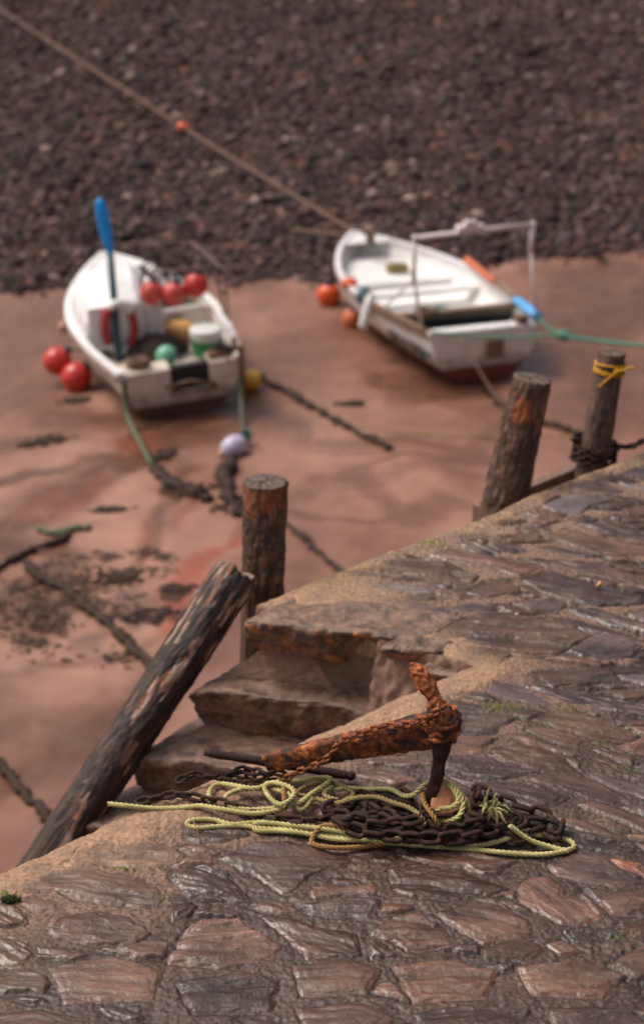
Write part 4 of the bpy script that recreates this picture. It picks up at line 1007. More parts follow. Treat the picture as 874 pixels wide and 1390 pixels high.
for a in ((262,668,.28,.16,'dark seaweed heap on the sand where the green rope chain ends'),(322,680,.16,.2,'dark seaweed heap on the sand behind the upright bark post'),(75,600,.14,.08,'small seaweed scrap on bare sand, right one of a pair'),(46,606,.12,.08,'small seaweed scrap on bare sand, left one of a pair'),
          (475,548,.14,.06,'small seaweed scrap on the sand below the white open boat'),(152,690,.16,.08,'seaweed scrap beside the short green weedy rope'),(155,783,.20,.14,'seaweed patch left of the red stained sand'),(205,836,.18,.14,'seaweed patch beside the leaning log'),(105,545,.12,.08,'seaweed scrap by the cabin boat on its left side'),
          (240,800,.14,.09,'seaweed patch below the log head on red stained sand'),(222,618,.08,.14,'green brown weed where the stern rope touches the sand')):
    clump(*a)
mb = MB()
cl = [(random.gauss(50, 60), random.gauss(805, 34), random.uniform(6, 22)) for _ in range(26)] + [(random.uniform(90, 290), random.uniform(750, 870), random.uniform(4, 12)) for _ in range(14)]
for i in range(1700):
    cx_, cy_, sp_ = random.choice(cl); px = random.gauss(cx_, sp_ * 1.3); py = random.gauss(cy_, sp_ * .5)
    q = P(px, py, ZB); q.z = ground(q.x, q.y) + .004; r_ = random.uniform(.006, .022)
    mb.ball(q, r_, (random.uniform(.8, 2.4), random.uniform(.7, 1.3), .3), 8, .3)
tag(mb.build('seaweed_litter', M['litter'], None, True), 'scattered dark seaweed and stones littering the sand at left', 'seaweed', kind='stuff')

# ------------------------------------------------------------------ boats
class Hull:
    def __init__(s, L, B, D, stern=.80, sheer=.32, rake=.25, keel_rise=.4, t0=.45):
        s.L, s.B, s.D, s.stern, s.sheer, s.rake, s.kr, s.t0 = L, B, D, stern, sheer, rake, keel_rise, t0
    def b(s, t):
        if t < s.t0: return s.B / 2 * (s.stern + (1 - s.stern) * math.sin(math.pi / 2 * t / s.t0))
        return s.B / 2 * max(.012, (1 - ((t - s.t0) / (1 - s.t0)) ** 2.1)) ** .85
    def zs(s, t): return s.D * (1 + .06 * (1 - t) ** 2 + s.sheer * t ** 2)
    def zk(s, t): return .0 + s.kr * max(0, (t - .62) / .38) ** 2.2
    def pt(s, t, q, sd, inset=0, lift=0):
        b = max(.006, s.b(t) - inset); z0 = s.zk(t) + lift; z1 = s.zs(t); a = q * math.pi / 2
        x = b * math.sin(a) ** (.72 + .25 * t); z = z0 + (z1 - z0) * (1 - math.cos(a)) ** .95
        return Vector((sd * x, t * s.L + s.rake * (z / s.D) * t ** 5 - .10 * (1 - z / s.D) * (t < .001) * 0, z))
    def gun(s, t, sd, dz=0, ins=0): p = s.pt(t, 1, sd, ins); p.z += dz; return p
    def shell(s, inset=0, lift=0, nt=36, nq=14, q0=0.0):
        mb = MB(); 
        for sd in (-1, 1):
            V = [s.pt(i / nt, q0 + (1 - q0) * j / nq, sd, inset, lift) for i in range(nt + 1) for j in range(nq + 1)]; Fc = []
            for i in range(nt):
                for j in range(nq):
                    a = i * (nq + 1) + j; f = (a, a + 1, a + nq + 2, a + nq + 1); Fc.append(f if sd < 0 else f[::-1])
            mb.add(V, Fc)
        return mb
    def transom(s, th=.05, cut=None):
        mb = MB(); n = 14; L_ = [s.pt(0, j / n, -1) for j in range(n + 1)]
        zc = cut[2] if cut else 9; prev = None
        def strip(rows):                                          # rows: (x0, x1, z)
            V = [Vector((x0, y_, z)) for (x0, x1, z) in rows for (x, y_) in ((0, 0),)]; V = []
            for (x0, x1, z) in rows: V += [(x0, 0, z), (x1, 0, z), (x0, th, z), (x1, th, z)]
            Fc = []
            for i in range(len(rows) - 1):
                a, b = 4 * i, 4 * i + 4
                Fc += [(a, a + 1, b + 1, b), (a + 3, a + 2, b + 2, b + 3), (a + 2, a, b, b + 2), (a + 1, a + 3, b + 3, b + 1)]
            e = 4 * (len(rows) - 1); Fc += [(e, e + 1, e + 3, e + 2), (2, 3, 1, 0)]; mb.add(V, Fc)
        full = [(p.x, -p.x, p.z) for p in L_ if p.z < zc]
        hi = [(p.x, p.z) for p in L_ if p.z >= zc]
        if cut:
            xz = (full[-1][0], zc); full.append((xz[0], -xz[0], zc)); strip(full)
            strip([(xz[0], cut[0], zc)] + [(x, cut[0], z) for x, z in hi if z > zc + .002]); strip([(cut[1], -xz[0], zc)] + [(cut[1], -x, z) for x, z in hi if z > zc + .002])
        else: strip(full)
        return mb
def below(z_fn):
    return z_fn
def paint_bottom(mb, wl):
    mb.m = [1 if sum(mb.v[i][2] for i in f) / len(f) < wl else 0 for f in mb.f]; return mb
def gunwale(h, mb, t0=0, t1=1, w_=.05, hgt=.045, dz=.0, n=40):
    for sd in (-1, 1):
        rings = []
        for i in range(n + 1):
            t = t0 + (t1 - t0) * i / n; p = h.gun(t, sd, dz); o_ = Vector((sd, 0, 0))
            rings.append([p + o_ * a + Vector((0, 0, b)) for a, b in ((.02, -.01), (.02, hgt), (-w_, hgt), (-w_, -.01))])
        mb.rings(rings)
def across(h, t, z, wd, th, inset=.03):
    mb = MB(); zz = z; lo = 0; hi = 1
    for _ in range(30):
        m_ = (lo + hi) / 2
        if h.pt(t, m_, 1, inset).z < zz: lo = m_
        else: hi = m_
    x = h.pt(t, lo, 1, inset).x; mb.box((0, t * h.L, zz), (2 * x, wd, th)); return mb
def letters(txt, size, mtx, parent, m, name='registration_lettering'):
    cu = bpy.data.curves.new(name, 'FONT'); cu.body = txt; cu.size = size; cu.extrude = .002; cu.offset = .011; cu.align_x = 'CENTER'; cu.materials.append(m)
    o = bpy.data.objects.new(name, cu); me = bpy.data.meshes.new_from_object(o); bpy.data.objects.remove(o); o = bpy.data.objects.new(name, me); C.objects.link(o); o.parent = parent; o.matrix_local = mtx; return o
def buoy(name, c, r, m, label, group=None, axis=Vector((0, 0, 1)), neck=M['navy'], sc=1.0, cat='buoy'):
    t = thing(name, c - Vector((0, 0, r)), label, cat, group); mb = MB(); prof = []
    for i in range(15):
        a = math.pi * i / 14; prof.append((max(.004, r * math.sin(a)), -r * sc * math.cos(a) * 1.03))
    mb.lathe(prof, c, 22, axis); mb.build('float_body', m, t, off=t.location)
    if neck:
        mb = MB(); mb.lathe([(r * .42, r * sc * .88), (r * .36, r * sc * 1.02), (r * .24, r * sc * 1.22), (r * .2, r * sc * 1.3), (.01, r * sc * 1.31)], c, 14, axis); mb.build('rope_eye', neck, t, off=t.location)
    return t
def W(o, p): return o.matrix_world @ Vector(p)
def set_boat(name, px, py, yaw, roll, pitch, label):
    q = P(px, py, ZB + .0); t = thing(name, q, label, 'boat', None); t.rotation_euler = (pitch, roll, yaw); bpy.context.view_layer.update(); t.matrix_basis = Matrix.Translation(q) @ Matrix.Rotation(yaw, 4, 'Z') @ Matrix.Rotation(roll, 4, 'Y') @ Matrix.Rotation(pitch, 4, 'X'); bpy.context.view_layer.update(); return t
# --- boat 2: open white boat
b2 = set_boat('open_boat', 654, 518, R(20.5), R(2), R(-1), 'white open fishing boat with stern gantry and red bottom on the sand')
h = Hull(4.1, 1.95, .62, stern=.73, sheer=.10, rake=.25)
paint_bottom(h.shell(), .22).build('hull', [M['white_hull'], M['antifoul']], b2)
h.shell(.035, .10, q0=.0).build('inner_lining', M['white_in'], b2)
paint_bottom(h.transom(), .22).build('transom', [M['white_hull'], M['antifoul']], b2, False)
mb = MB(); gunwale(h, mb); mb.build('gunwale', M['white'], b2, False)
mb = MB()
for sd in (-1, 1): mb.tube([h.gun(i / 40, sd, -.035) + Vector((sd * .012, 0, 0)) for i in range(40)], .022, 8)
mb.build('rubbing_strake', M['greywood'], b2)
mb = MB(); n = 20; V = []; F_ = []
for i in range(n + 1):
    t = .02 + .80 * i / n
    lo, hi = 0, 1
    for _ in range(25):
        m_ = (lo + hi) / 2
        if h.pt(t, m_, 1, .04).z < .32: lo = m_
        else: hi = m_
    x = h.pt(t, lo, 1, .04).x; V += [(-x, t * h.L, .32), (x, t * h.L, .32)]
mb.add(V, [(2 * i, 2 * i + 1, 2 * i + 3, 2 * i + 2) for i in range(n)]); mb.build('floor_boards', M['white_in'], b2, False)
mb = MB(); V = []
for i in range(11):
    t = .66 + .28 * i / 10; lo, hi = 0, 1
    for _ in range(25):
        m_ = (lo + hi) / 2
        if h.pt(t, m_, 1, .03).z < .47: lo = m_
        else: hi = m_
    x = h.pt(t, lo, 1, .03).x; V += [(-x, t * h.L, .47), (x, t * h.L, .47)]
mb.add(V, [(2 * i, 2 * i + 1, 2 * i + 3, 2 * i + 2) for i in range(10)]); mb.build('bow_platform', M['white_in'], b2, False)
o = across(h, .655, .40, .04, .14, .03).build('platform_front', M['white_in'], b2, False)
o = across(h, .52, .50, .22, .05).build('thwart', M['white_in'], b2, False); bevel(o)
o = across(h, .235, .58, .13, .10, .02).build('thwart', M['greywood'], b2, False); bevel(o)
mb = MB(); n = 12; V = []                                       # bulkhead blackened as the shade under the aft thwart, dark well, green edge
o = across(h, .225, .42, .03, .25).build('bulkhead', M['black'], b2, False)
o = across(h, .12, .40, .86, .02).build('well_floor', M['well'], b2, False)
o = across(h, .10, .53, .05, .06).build('well_rail', M['green'], b2, False); o.data.materials[0] = M['rope_teal']
mb = MB(); mb.v = []; V = [h.gun(t, sd, .02, .03) for t in (.90, .92, .94, .96, .98, 1.0) for sd in (-1, 1)]; mb.add(V, [(2 * i, 2 * i + 1, 2 * i + 3, 2 * i + 2) for i in range(5)])
mb.build('foredeck', M['white'], b2, False)
mb = MB(); mb.box((0, 3.75, .82), (.10, .12, .22)); mb.box((0, 3.75, .88), (.3, .05, .05)); o = mb.build('bow_post', M['greywood'], b2, False); bevel(o)
mb = MB(); mb.tube([h.gun(.02 + .36 * i / 14, -1, .03, .0) for i in range(15)], .045, 8); mb.build('wooden_rail', M['varnish'], b2)
mb = MB(); mb.box((.12, -.035, .44), (.22, .07, .24)); o = mb.build('motor_pad', M['greywood'], b2, False); bevel(o)
mb = MB(); mb.box((0, .09, .665), (1.30, .16, .04)); o = mb.build('stern_deck', M['white'], b2, False); bevel(o)
mb = MB(); mb.box((.52, .10, .72), (.14, .14, .12)); o = mb.build('stern_block', M['varnish'], b2, False); bevel(o)
# gantry
gl = h.gun(.05, -1, .03); gr = h.gun(.02, 1, .03); tl = gl + Vector((-.20, -.1, 1.17)); tr = gr + Vector((-.17, -.02, 1.24))
mb = MB(); mb.tube([tl + Vector((0, 0, -.05)), tl + Vector((.02, 0, -.55))], .028, 10); mb.tube([tl + Vector((.02, 0, -.5)), gl], .022, 10); mb.tube([tl + Vector((.02, 0, -.5)), h.gun(.26, -1, .03)], .013, 8)
mb.tube([tr, tr + Vector((-.005, 0, -.35))], .030, 10); mb.tube([tr + Vector((0, 0, -.3)), gr], .022, 10)
mb.tube([tl, tr], .030, 10); mb.ball(tl, .04, seg=12); mb.ball(tr, .04, seg=12); mb.build('gantry', M['whitebar'], b2)
mc_ = tl.lerp(tr, .46); mb = MB(); mb.box(mc_ + Vector((0, 0, .045)), (.34, .10, .07)); mb.box(mc_ + Vector((.0, 0, .10)), (.16, .08, .07)); o = mb.build('lamp_board', M['whitebar'], b2, False); bevel(o)
mb = MB(); mb.tube([mc_ + Vector((0, 0, .15)), mc_ + Vector((0, 0, .75))], .008, 6); mb.build('aerial', M['steelrod'], b2)
# lettering on the port quarter
def hull_frame(h, t, q, sd):
    p = h.pt(t, q, sd); a = (h.pt(t + .02, q, sd) - h.pt(t - .02, q, sd)).normalized(); u = (h.pt(t, q + .03, sd) - h.pt(t, q - .03, sd)).normalized()
    xdir = -a if sd < 0 else a                                  # read along the side, from outside
    n = xdir.cross(u).normalized(); u = n.cross(xdir)
    m_ = Matrix((xdir, u, n)).transposed().to_4x4(); m_.translation = p + n * .03 - u * .09; return m_
letters('FE170', .31, hull_frame(h, .135, .70, -1), b2, M['ink'])
# gear of the open boat
bpy.context.view_layer.update()
oa, ob = h.gun(.60, 1, .12, .03), h.gun(.02, 1, .12, .03)
ow = thing('long_oar', W(b2, oa), 'long oar with orange shaft end and pale blue blade along the boat rail', 'oar')
def seg_tube(name, a, b, r, m, parent, flat=1.0):
    mb = MB(); n = 6; mb.tube([a.lerp(b, i / n) for i in range(n + 1)], r, 10, flat=flat); return mb.build(name, m, parent, off=parent.location)
A, B = W(b2, oa), W(b2, ob)
seg_tube('grip', A, A.lerp(B, .45), .052, M['orange_oar'], ow); seg_tube('shaft', A.lerp(B, .43), A.lerp(B, .80), .036, M['greywood'], ow); seg_tube('blade', A.lerp(B, .76), A.lerp(B, 1.03), .075, M['lightblue'], ow, .7)
mo = buoy('mooring_buoy', Y(446, 401, 22.2), .165, M['orange'], 'bright orange red buoy hung off the bow side of the open boat', 'buoys hung on the open boat')
mp = buoy('mooring_buoy', Y(479, 434, 21.4), .155, M['orange_oar'], 'faded orange buoy hung midway along the open boat side', 'buoys hung on the open boat')
for b_, r_, t_ in ((mo, .165, .80), (mp, .155, .58)):
    e0 = Vector(b_.location) + Vector((0, 0, r_ * 2.25)); e1 = W(b2, h.gun(t_, -1, .03)); mb = MB(); mb.tube([e0, e0.lerp(e1, .5) + Vector((0, 0, -.02)), e1], .012, 6); mb.build('lanyard', M['navy'], b_, off=b_.location)
fe = thing('white_fender', W(b2, h.gun(.30, -1, .05)), 'long white fender tied over the side of the open boat', 'fender')
fa = W(b2, h.gun(.33, -1, .12)); fb_ = W(b2, h.gun(.33, -1, -.28)) + Vector((-.10, -.12, 0)); mb = MB(); mb.tube([fa.lerp(fb_, i / 8) for i in range(9)], [.045, .065, .07, .07, .07, .07, .07, .065, .05], 12); mb.build('fender_body', M['whiteplastic'], fe, off=fe.location)
mb = MB(); mb.ball(fa, .05, (1, 1, 1), 10); mb.build('fender_eye', M['whiteplastic'], fe, off=fe.location)
pn = thing('teal_bag', W(b2, h.gun(.40, -1, .02)), 'dark teal bag lying on the port rail of the open boat', 'bag')
mb = MB(); mb.ball(W(b2, h.gun(.40, -1, .03, .04)), .12, (.9, 1.2, 1), 14, .08); mb.build('bag_body', M['tealdark'], pn, off=pn.location)
of = W(b2, h.gun(.52, -1, .05, .03)); on = thing('orange_float', of, 'small orange float lying on the port rail of the open boat', 'float'); mb = MB(); mb.ball(of, .09, (1.2, 1.4, .8), 12, .05); mb.build('float_body', M['orange'], on, off=on.location)
for (px_, py_, z_, m_, lb_, nm_) in ((-.46, .75, .66, 'rope_brown', 'brown rope heap on the port side of the open boat stern', 'rope_heap'), (.10, 1.55, .36, 'rope_teal', 'teal rope heap on the floor of the open boat', 'rope_heap'), (.15, 3.1, .50, 'rope_straw', 'straw coloured rope heap on the open boat bow platform', 'rope_heap')):
    c_ = W(b2, (px_, py_, z_)); mb = MB()
    for k in range(8):
        a = random.uniform(0, 6.28); q_ = [c_ + Vector((math.cos(a + j * .9) * random.uniform(.07, .17), math.sin(a + j * .9) * random.uniform(.05, .13), .01 * k)) for j in range(8)]; mb.tube(spline(q_, .04), .017, 6)
    o = mb.build(nm_, M[m_], None, off=c_); o.location = c_; tag(o, lb_, 'rope')
# lines of the open boat
def line(name, pts, r, m, label, cat='rope', group=None):
    p = spline(pts, .15); c = Vector(p[len(p) // 2]); mb = MB(); mb.tube(p, r, 8); o = mb.build(name, m, None, off=c); o.location = c; return tag(o, label, cat, group)
bw = W(b2, h.gun(1, 1, .02)); 
def on_bank(px, py, k=0):
    d = ray(px, py)
    t = 15.0
    while t < 90:
        p = CAM + d * t
        if p.z < ground(p.x, p.y) + k: return p
        t += .03
    return CAM + d * 60
far = on_bank(-60, -28, .02); mid1 = bw.lerp(far, .5) + Vector((0, 0, -.06))
line('bow_rope', [bw, bw.lerp(far, .25) + Vector((0, 0, -.06)), mid1, bw.lerp(far, .75) + Vector((0, 0, -.05)), far], .023, M['rope_brown'], 'long brown bow rope stretching up the shingle to the upper left')
d = far - bw; n_ = min((Y(248, 184, bw.y + d.y * t) - (bw + d * t)).length * 0 + abs((248 - 437) / F * ((bw + d * t) - CAM).dot(Vector((0, _c, -_s))) - (bw + d * t).x) * 1000 + t * 0 for t in [i / 200 for i in range(201)])
bt = min([i / 400 for i in range(401)], key=lambda t: abs((248 - 437) / F * ((bw + d * t) - CAM).dot(Vector((0, _c, -_s))) - (bw + d * t).x))
fl = bw + d * bt + Vector((0, 0, -.06)); on = thing('rope_float', fl, 'small orange float threaded on the long brown bow rope', 'float'); mb = MB(); mb.ball(fl, .085, (1.3, 1.1, .9), 12); mb.build('float_body', M['orange'], on, off=on.location)
far2 = on_bank(395, 312, .02); line('bow_rope', [bw + Vector((0, 0, -.05)), bw.lerp(far2, .5) + Vector((0, 0, -.03)), far2], .022, M['rope_brown'], 'short brown bow rope running left to the shingle')
ts = W(b2, h.gun(.02, 1, .1)); kn = Y(764, 455, ts.y - 1.2); e2 = Y(930, 474, ts.y - 4.5)
line('stern_rope', [ts, ts.lerp(kn, .5) + Vector((0, 0, -.04)), kn, kn.lerp(e2, .5) + Vector((0, 0, -.02)), e2], .020, M['rope_teal'], 'green stern rope running right from the open boat to the quay')
kt = thing('teal_knot', kn, 'bulky teal knot in the green stern rope', 'knot'); mb = MB(); mb.ball(kn, .075, (1.3, 1, .85), 14, .12); mb.build('rope_knot', M['rope_teal'], kt, off=kt.location)
tl2 = W(b2, h.gun(0, -1, .05)); line('stern_rope', [tl2, tl2.lerp(kn, .5) + Vector((0, -.05, -.02)), kn], .016, M['rope_teal'], 'thin green line across the transom of the open boat')
g0 = W(b2, (-.35, -.03, .62)); g1 = P(690, 560, ZB + .03); line('stern_line', [g0, g0.lerp(g1, .5) + Vector((0, 0, -.05)), g1], .013, M['rope_brown'], 'thin brown stern line dropping from the open boat to the sand')

# --- boat 1: cabin boat
b1 = set_boat('cabin_boat', 250, 567, R(19), R(-2), R(0), 'dirty white boat with rounded cabin, stern toward the quay')
h1 = Hull(3.7, 1.86, .60, stern=.78, sheer=.30, rake=.2)
paint_bottom(h1.shell(), .20).build('hull', [M['cream_hull'], M['tar']], b1)
h1.shell(.035, .10).build('inner_lining', M['white_in'], b1)
# transom with a motor cut-out
top = h1.zs(0); paint_bottom(h1.transom(.06, (-.12, .36, top - .30)), .20).build('transom', [M['cream_hull'], M['tar']], b1, False)
mb = MB(); mb.box((.12, .12, top - .17), (.50, .10, .30)); mb.build('cutout_shade', M['black'], b1, False)  # solid black box painting the shade inside the motor cut-out
mb = MB(); gunwale(h1, mb, w_=.07); mb.build('gunwale', M['white'], b1, False)
mb = MB()
for sd in (-1, 1): mb.tube([h1.gun(i / 40, sd, -.045) + Vector((sd * .012, 0, 0)) for i in range(40)], .022, 8)
mb.build('rubbing_strake', M['varnish'], b1)
mb = MB(); V = []; n = 20
for i in range(n + 1):
    t = .02 + .80 * i / n; lo, hi = 0, 1
    for _ in range(25):
        m_ = (lo + hi) / 2
        if h1.pt(t, m_, 1, .04).z < .42: lo = m_
        else: hi = m_
    x = h1.pt(t, lo, 1, .04).x; V += [(-x, t * h1.L, .42), (x, t * h1.L, .42)]
mb.add(V, [(2 * i, 2 * i + 1, 2 * i + 3, 2 * i + 2) for i in range(n)]); mb.build('floor_boards', M['cream'], b1, False)
for (cx_, wd_) in ((-.42, .62), (.53, .34)):
    mb = MB(); mb.box((cx_, .16, .625), (wd_, .22, .04)); o = mb.build('stern_deck', M['cream'], b1, False); bevel(o)
# cabin: port side shelter, rounded white roof, open doorway aft
mb = MB(); rings = []
for (t, hh, xr) in ((.33, 1.06, -.10), (.44, 1.20, -.04), (.58, 1.20, .06), (.72, 1.08, .12), (.88, .90, .10)):
    y = t * h1.L; xl = -h1.b(t) + .07; zb = h1.zs(t) - .03; wd_ = xr - xl
    rings.append([Vector(q) for q in ((xl, y, zb), (xl + .02, y, zb + (hh - zb) * .55), (xl + wd_ * .16, y, zb + (hh - zb) * .82), (xl + wd_ * .5, y, hh), (xr - wd_ * .12, y, hh), (xr, y, hh - .08), (xr, y, zb))])
mb.rings(rings); o = mb.build('cabin', M['white'], b1, False); bevel(o, .03, 3)
fy = .33 * h1.L; mb = MB(); mb.box((-.47, fy - .025, .78), (.66, .03, .56)); o = mb.build('cabin_bulkhead', M['white_in'], b1, False); bevel(o, .04, 3)
mb = MB(); mb.box((.02, fy + .05, .74), (.18, .06, .76)); mb.box((.10, fy + .35, .75), (.05, .7, .70)); o = mb.build('cabin_side', M['white'], b1, False); bevel(o)
mb = MB(); V = [h1.gun(t, sd, .03, .03) for t in (.62, .70, .78, .86, .93, 1.0) for sd in (-1, 1)]; mb.add(V, [(2 * i, 2 * i + 1, 2 * i + 3, 2 * i + 2) for i in range(5)]); mb.build('foredeck', M['white'], b1, False)
o = across(h1, .50, .48, .05, .36).build('bulkhead', M['white_in'], b1, False)
mb = MB(); mb.tube([h1.gun(i / 20 * .6, 1, -.02, .16) for i in range(21)], .03, 8); mb.build('side_rail', M['greywood'], b1)
mb = MB(); q0 = b1.matrix_world.inverted() @ Y(192, 372, 19.30); q1 = b1.matrix_world.inverted() @ Y(292, 362, 19.45); mb.tube([q0, q0.lerp(q1, .5), q1], .018, 8); mb.tube([q1, h1.gun(.36, 1, .0)], .016, 8); mb.tube([q0, Vector((q0.x - .05, .35 * h1.L, .7))], .016, 8); mb.build('hanging_rail', M['steelrod'], b1)
# rail frame and stern post
r0 = h1.gun(.30, 1, .0); r1 = h1.gun(.66, 1, .0); mb = MB(); mb.tube([r0, r0 + Vector((.0, .0, .70)), r1 + Vector((0, 0, .62)), r1], .014, 8); mb.tube([r1 + Vector((0, 0, .62)), Vector((.2, r1.y + .1, 1.30))], .014, 8); mb.build('rail_frame', M['steelrod'], b1)
sp = h1.gun(0, 1, 0); mb = MB(); mb.box((sp.x + .0, -.03, .48), (.06, .05, .66)); o = mb.build('stern_post', M['varnish'], b1, False); bevel(o)
mb = MB(); mb.box((sp.x - .02, .16, .74), (.05, .10, .20)); mb.box((sp.x - .25, .12, .68), (.22, .10, .06)); o = mb.build('mooring_cleat', M['varnish'], b1, False); bevel(o)
# pile of lobster creel frames forward (rust brown)
cr_ = thing('creel_stack', W(b1, (.45, 2.75, .70)), 'rust brown creel frames heaped behind the three red buoys', 'creel')
mb = MB(); 
for k in range(4):
    c = Vector((.20 + .19 * k, 2.45 + .08 * k, .66 + .06 * (k % 2))); w_ = .15
    for a in range(3): mb.tube([W(b1, c + Vector((-w_, a * .16, 0))), W(b1, c + Vector((-w_ * .8, a * .16, .22))), W(b1, c + Vector((0, a * .16, .30))), W(b1, c + Vector((w_ * .8, a * .16, .22))), W(b1, c + Vector((w_, a * .16, 0)))], .015, 7)
    for s_ in (-1, 0, 1): mb.tube([W(b1, c + Vector((s_ * w_ * .8, 0, .22 if s_ else .3))), W(b1, c + Vector((s_ * w_ * .8, .34, .22 if s_ else .3)))], .012, 6)
mb.build('frames', M['rust_dark'], cr_, off=cr_.location)
letters('E80', .30, hull_frame(h1, .13, .70, -1), b1, M['ink'])
# gear on the cabin boat
G1 = 'red buoys on the cabin boat'
for px, py, y_, r_, mm, lb in ((206, 397, 19.9, .145, 'buoy_pink', 'leftmost of three red buoys hung in a row on the cabin boat'), (236, 399, 19.9, .148, 'buoy_pink', 'middle one of three red buoys hung in a row on the cabin boat'), (266, 387, 20.0, .150, 'buoy', 'rightmost and brightest of three red buoys in a row on the cabin boat'),
                               (78, 490, 19.35, .175, 'buoy', 'upper left one of two red buoys hung low on the cabin boat side'), (104, 512, 19.15, .185, 'buoy', 'lower right one of two red buoys hung low on the cabin boat side')):
    ax_ = Vector((.25, .1, 1)).normalized() if px > 200 else Vector((.75, .3, .75)).normalized()
    pc = Y(px, py, y_ - .6 if px > 200 else y_); bo = buoy('red_buoy', pc, r_, M[mm], lb, G1, ax_); e0 = pc + ax_ * r_ * 1.25
    e1 = W(b1, q0.lerp(q1, (px - 192) / 100)) if px > 200 else W(b1, h1.gun(.16 if px > 90 else .24, -1, .04)); mb = MB(); mb.tube([e0, e0.lerp(e1, .5) + Vector((0, 0, -.015)), e1], .011, 6); mb.build('lanyard', M['navy'], bo, off=bo.location)
buoy('pink_float', Y(87, 444, 20.2), .075, M['pale_pink'], 'small dull pink float on the cabin boat side above red buoys', None, neck=None, cat='float')
buoy('mint_float', W(b1, (-.06, .40, .64)), .125, M['mint'], 'mint green round float sitting on the cabin boat stern', None, neck=None, cat='float')
bk = W(b1, (.48, .62, .50)); bt_ = thing('bait_tub', bk, 'green tub with a white rim and lid in the cabin boat', 'tub')
mb = MB(); mb.lathe([(.155, 0), (.165, .02), (.178, .20), (.178, .22)], bk, 28); mb.build('tub_body', M['green'], bt_, off=bt_.location)
mb = MB(); mb.lathe([(.182, .20), (.192, .21), (.195, .31), (.190, .325), (.15, .33), (.01, .335)], bk, 28); mb.build('tub_lid', M['whiteplastic'], bt_, off=bt_.location)
np_c = W(b1, (-.02, 1.05, .44)); nt_ = thing('net_pile', np_c, 'dark brown fishing net heaped on the cabin boat floor', 'net'); mb = MB()
for i in range(60): a = random.uniform(0, 6.28); d_ = random.random() ** .6; mb.ball(np_c + Vector((math.cos(a) * d_ * .30, math.sin(a) * d_ * .30, .14 * (1 - d_ * d_) + .02)), random.uniform(.05, .11), (1.1, 1.0, .7), 10, .18)
mb.build('netting', M['net'], nt_, off=nt_.location)
sk = W(b1, (.36, 1.40, .46)); st_ = thing('tan_sack', sk, 'tan sack lying behind the net pile in the cabin boat', 'sack'); mb = MB(); mb.ball(sk + Vector((0, 0, .08)), .16, (1.3, 1, .75), 16, .05); mb.build('sack_body', M['tan'], st_, off=st_.location)
for (px_, py_, z_, m_, lb_, nm_) in ((-.45, .16, .70, 'rope_brown', 'small brown rope heap on the port stern deck of the cabin boat', 'rope_heap'), (.55, .18, .70, 'net', 'dark netting lump on the starboard stern deck of the cabin boat', 'net_lump'), (.42, 1.75, .52, 'rope_straw', 'straw coloured rope heap beyond the tan sack in the cabin boat', 'rope_heap')):
    c_ = W(b1, (px_, py_, z_)); mb = MB()
    for k in range(7):
        a = random.uniform(0, 6.28); q_ = [c_ + Vector((math.cos(a + j * .9) * random.uniform(.06, .15), math.sin(a + j * .9) * random.uniform(.04, .10), -.03 + .012 * k)) for j in range(8)]; mb.tube(spline(q_, .04), .016, 6)
    o = mb.build(nm_, M[m_], None, off=c_); o.location = c_; tag(o, lb_, 'rope' if 'rope' in nm_ else 'net')
mb = MB(); mb.tube([(-.20, -.025, .42), (.10, -.02, .46), (.42, -.025, .36)], .022, 8); mb.tube([(-.16, -.02, .34), (.40, -.02, .33)], .016, 8); mb.build('cross_bar', M['varnish'], b1)
# lifebuoy on the bulkhead
mb = MB(); mb.tube([W(b1, (-.12, fy + .02, 1.14)), W(b1, (.02, fy + .02, 1.17)), W(b1, (.14, fy + .05, 1.10))], [.06, .085, .07], 10, jit=.12); o = mb.build('rolled_cover', M['whiteplastic'], None, off=W(b1, (.1, fy, 1.2))); o.location = W(b1, (.1, fy, 1.2)); tag(o, 'white rolled cloth lying on the cabin top beside the blue paddle', 'cloth')
lc = W(b1, (-.44, fy - .10, .80)); lb = thing('lifebuoy', lc, 'red and white lifebuoy hung on the cabin boat bulkhead', 'lifebuoy')
q3 = b1.matrix_world.to_3x3()
def torus_arc(a0, a1, m, nm):
    mb = MB(); n = 12; mb.tube([lc + q3 @ Vector((math.cos(a0 + (a1 - a0) * i / n) * .18, 0, math.sin(a0 + (a1 - a0) * i / n) * .31)) for i in range(n + 1)], .062, 12, flat=.8); return mb.build(nm, m, lb, off=lb.location)
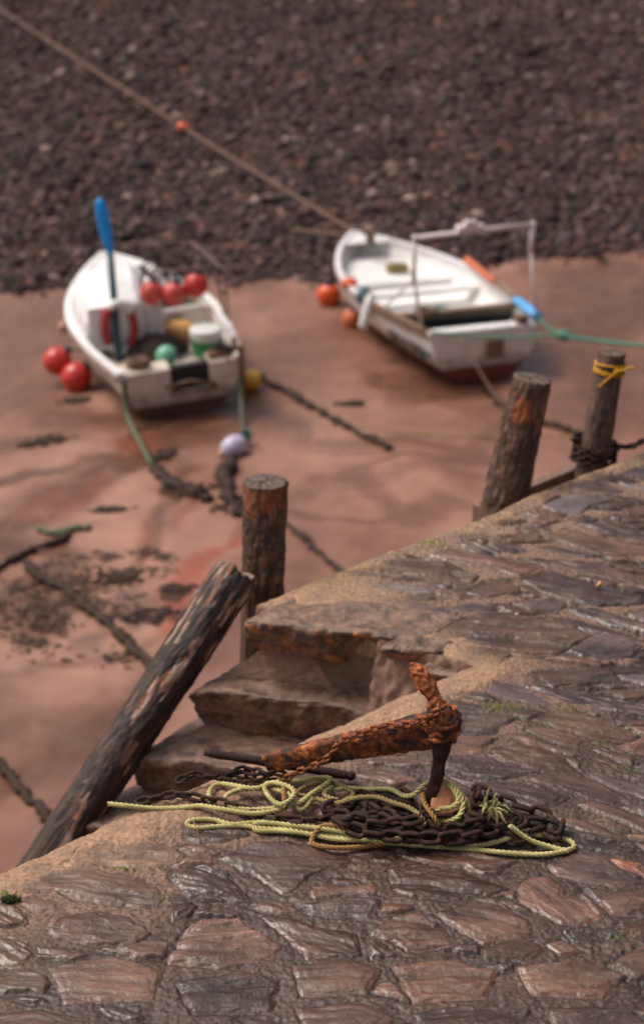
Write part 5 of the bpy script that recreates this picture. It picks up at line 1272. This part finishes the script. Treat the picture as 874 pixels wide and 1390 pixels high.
for k in range(4): torus_arc(R(35 + 90 * k) , R(35 + 90 * k + 91), M['lifered'] if k in (1, 3) else M['whiteplastic'], 'red_band' if k in (1, 3) else 'white_band')
# blue paddle standing against the cabin
pa = Y(162, 492, W(b1, (-.20, .9, .5)).y); pb = Y(150, 345, pa.y + .35); pt_ = Y(135, 270, pa.y + .45)
pd = thing('blue_paddle', pa, 'tall paddle with bright blue blade standing against the cabin', 'paddle')
mb = MB(); mb.tube([pa, pa.lerp(pb, .5), pb], .045, 10); mb.build('shaft', M['tealdark'], pd, off=pd.location)
d = (pt_ - pb); pts = [pb + d * (i / 14 * 1.0 - .06) for i in range(16)]; mb = MB(); mb.tube(pts, [q * .28 for q in (.04, .05, .06, .07, .08, .085, .09, .095, .098, .10, .10, .098, .092, .084, .066, .03)], 14, flat=2.8); mb.build('blade', M['blue'], pd, off=pd.location)
sl_ = pa; e_ = P(208, 634, ZB + .03)
line('stern_rope', [W(b1, (-.66, .02, .60)), Y(172, 560, W(b1, (-.66, -.05, .3)).y - .05), Y(188, 595, e_.y + .55), e_], .032, M['weed_green'], 'weedy green stern rope dropping from the cabin boat to the sand')
lv = P(317, 606, ZB + .10)
line('stern_rope', [W(b1, (.74, -.03, .66)), Y(327, 530, W(b1, (.74, 0, .3)).y - .1), P(330, 590, ZB + .05)], .022, M['weed_green'], 'thin stern rope hanging at the right corner of the cabin boat')
buoy('lavender_float', lv, .125, M['lavender'], 'pale lavender float lying on the sand behind the cabin boat', None, Vector((-.8, -.45, -.35)).normalized(), M['pale_pink'], 1.25, 'float')
tw = thing('teal_rope_end', P(331, 598, ZB + .08), 'short teal rope end wrapped on the lavender float', 'rope'); mb = MB()
for k in range(5): q = Vector(tw.location) + Vector((random.uniform(-.04, .04), random.uniform(-.04, .04), .03 * k)); mb.tube([q, q + Vector((.05, .03, .04)), q + Vector((.08, -.03, -.04))], .018, 7)
mb.build('rope_turns', M['rope_teal'], tw, off=tw.location)
buoy('yellow_float', P(340, 516, ZB + .13), .13, M['yellow'], 'yellow float on the sand right of the cabin boat', None, Vector((.9, .2, .2)).normalized(), M['weed'], 1.1, 'float')
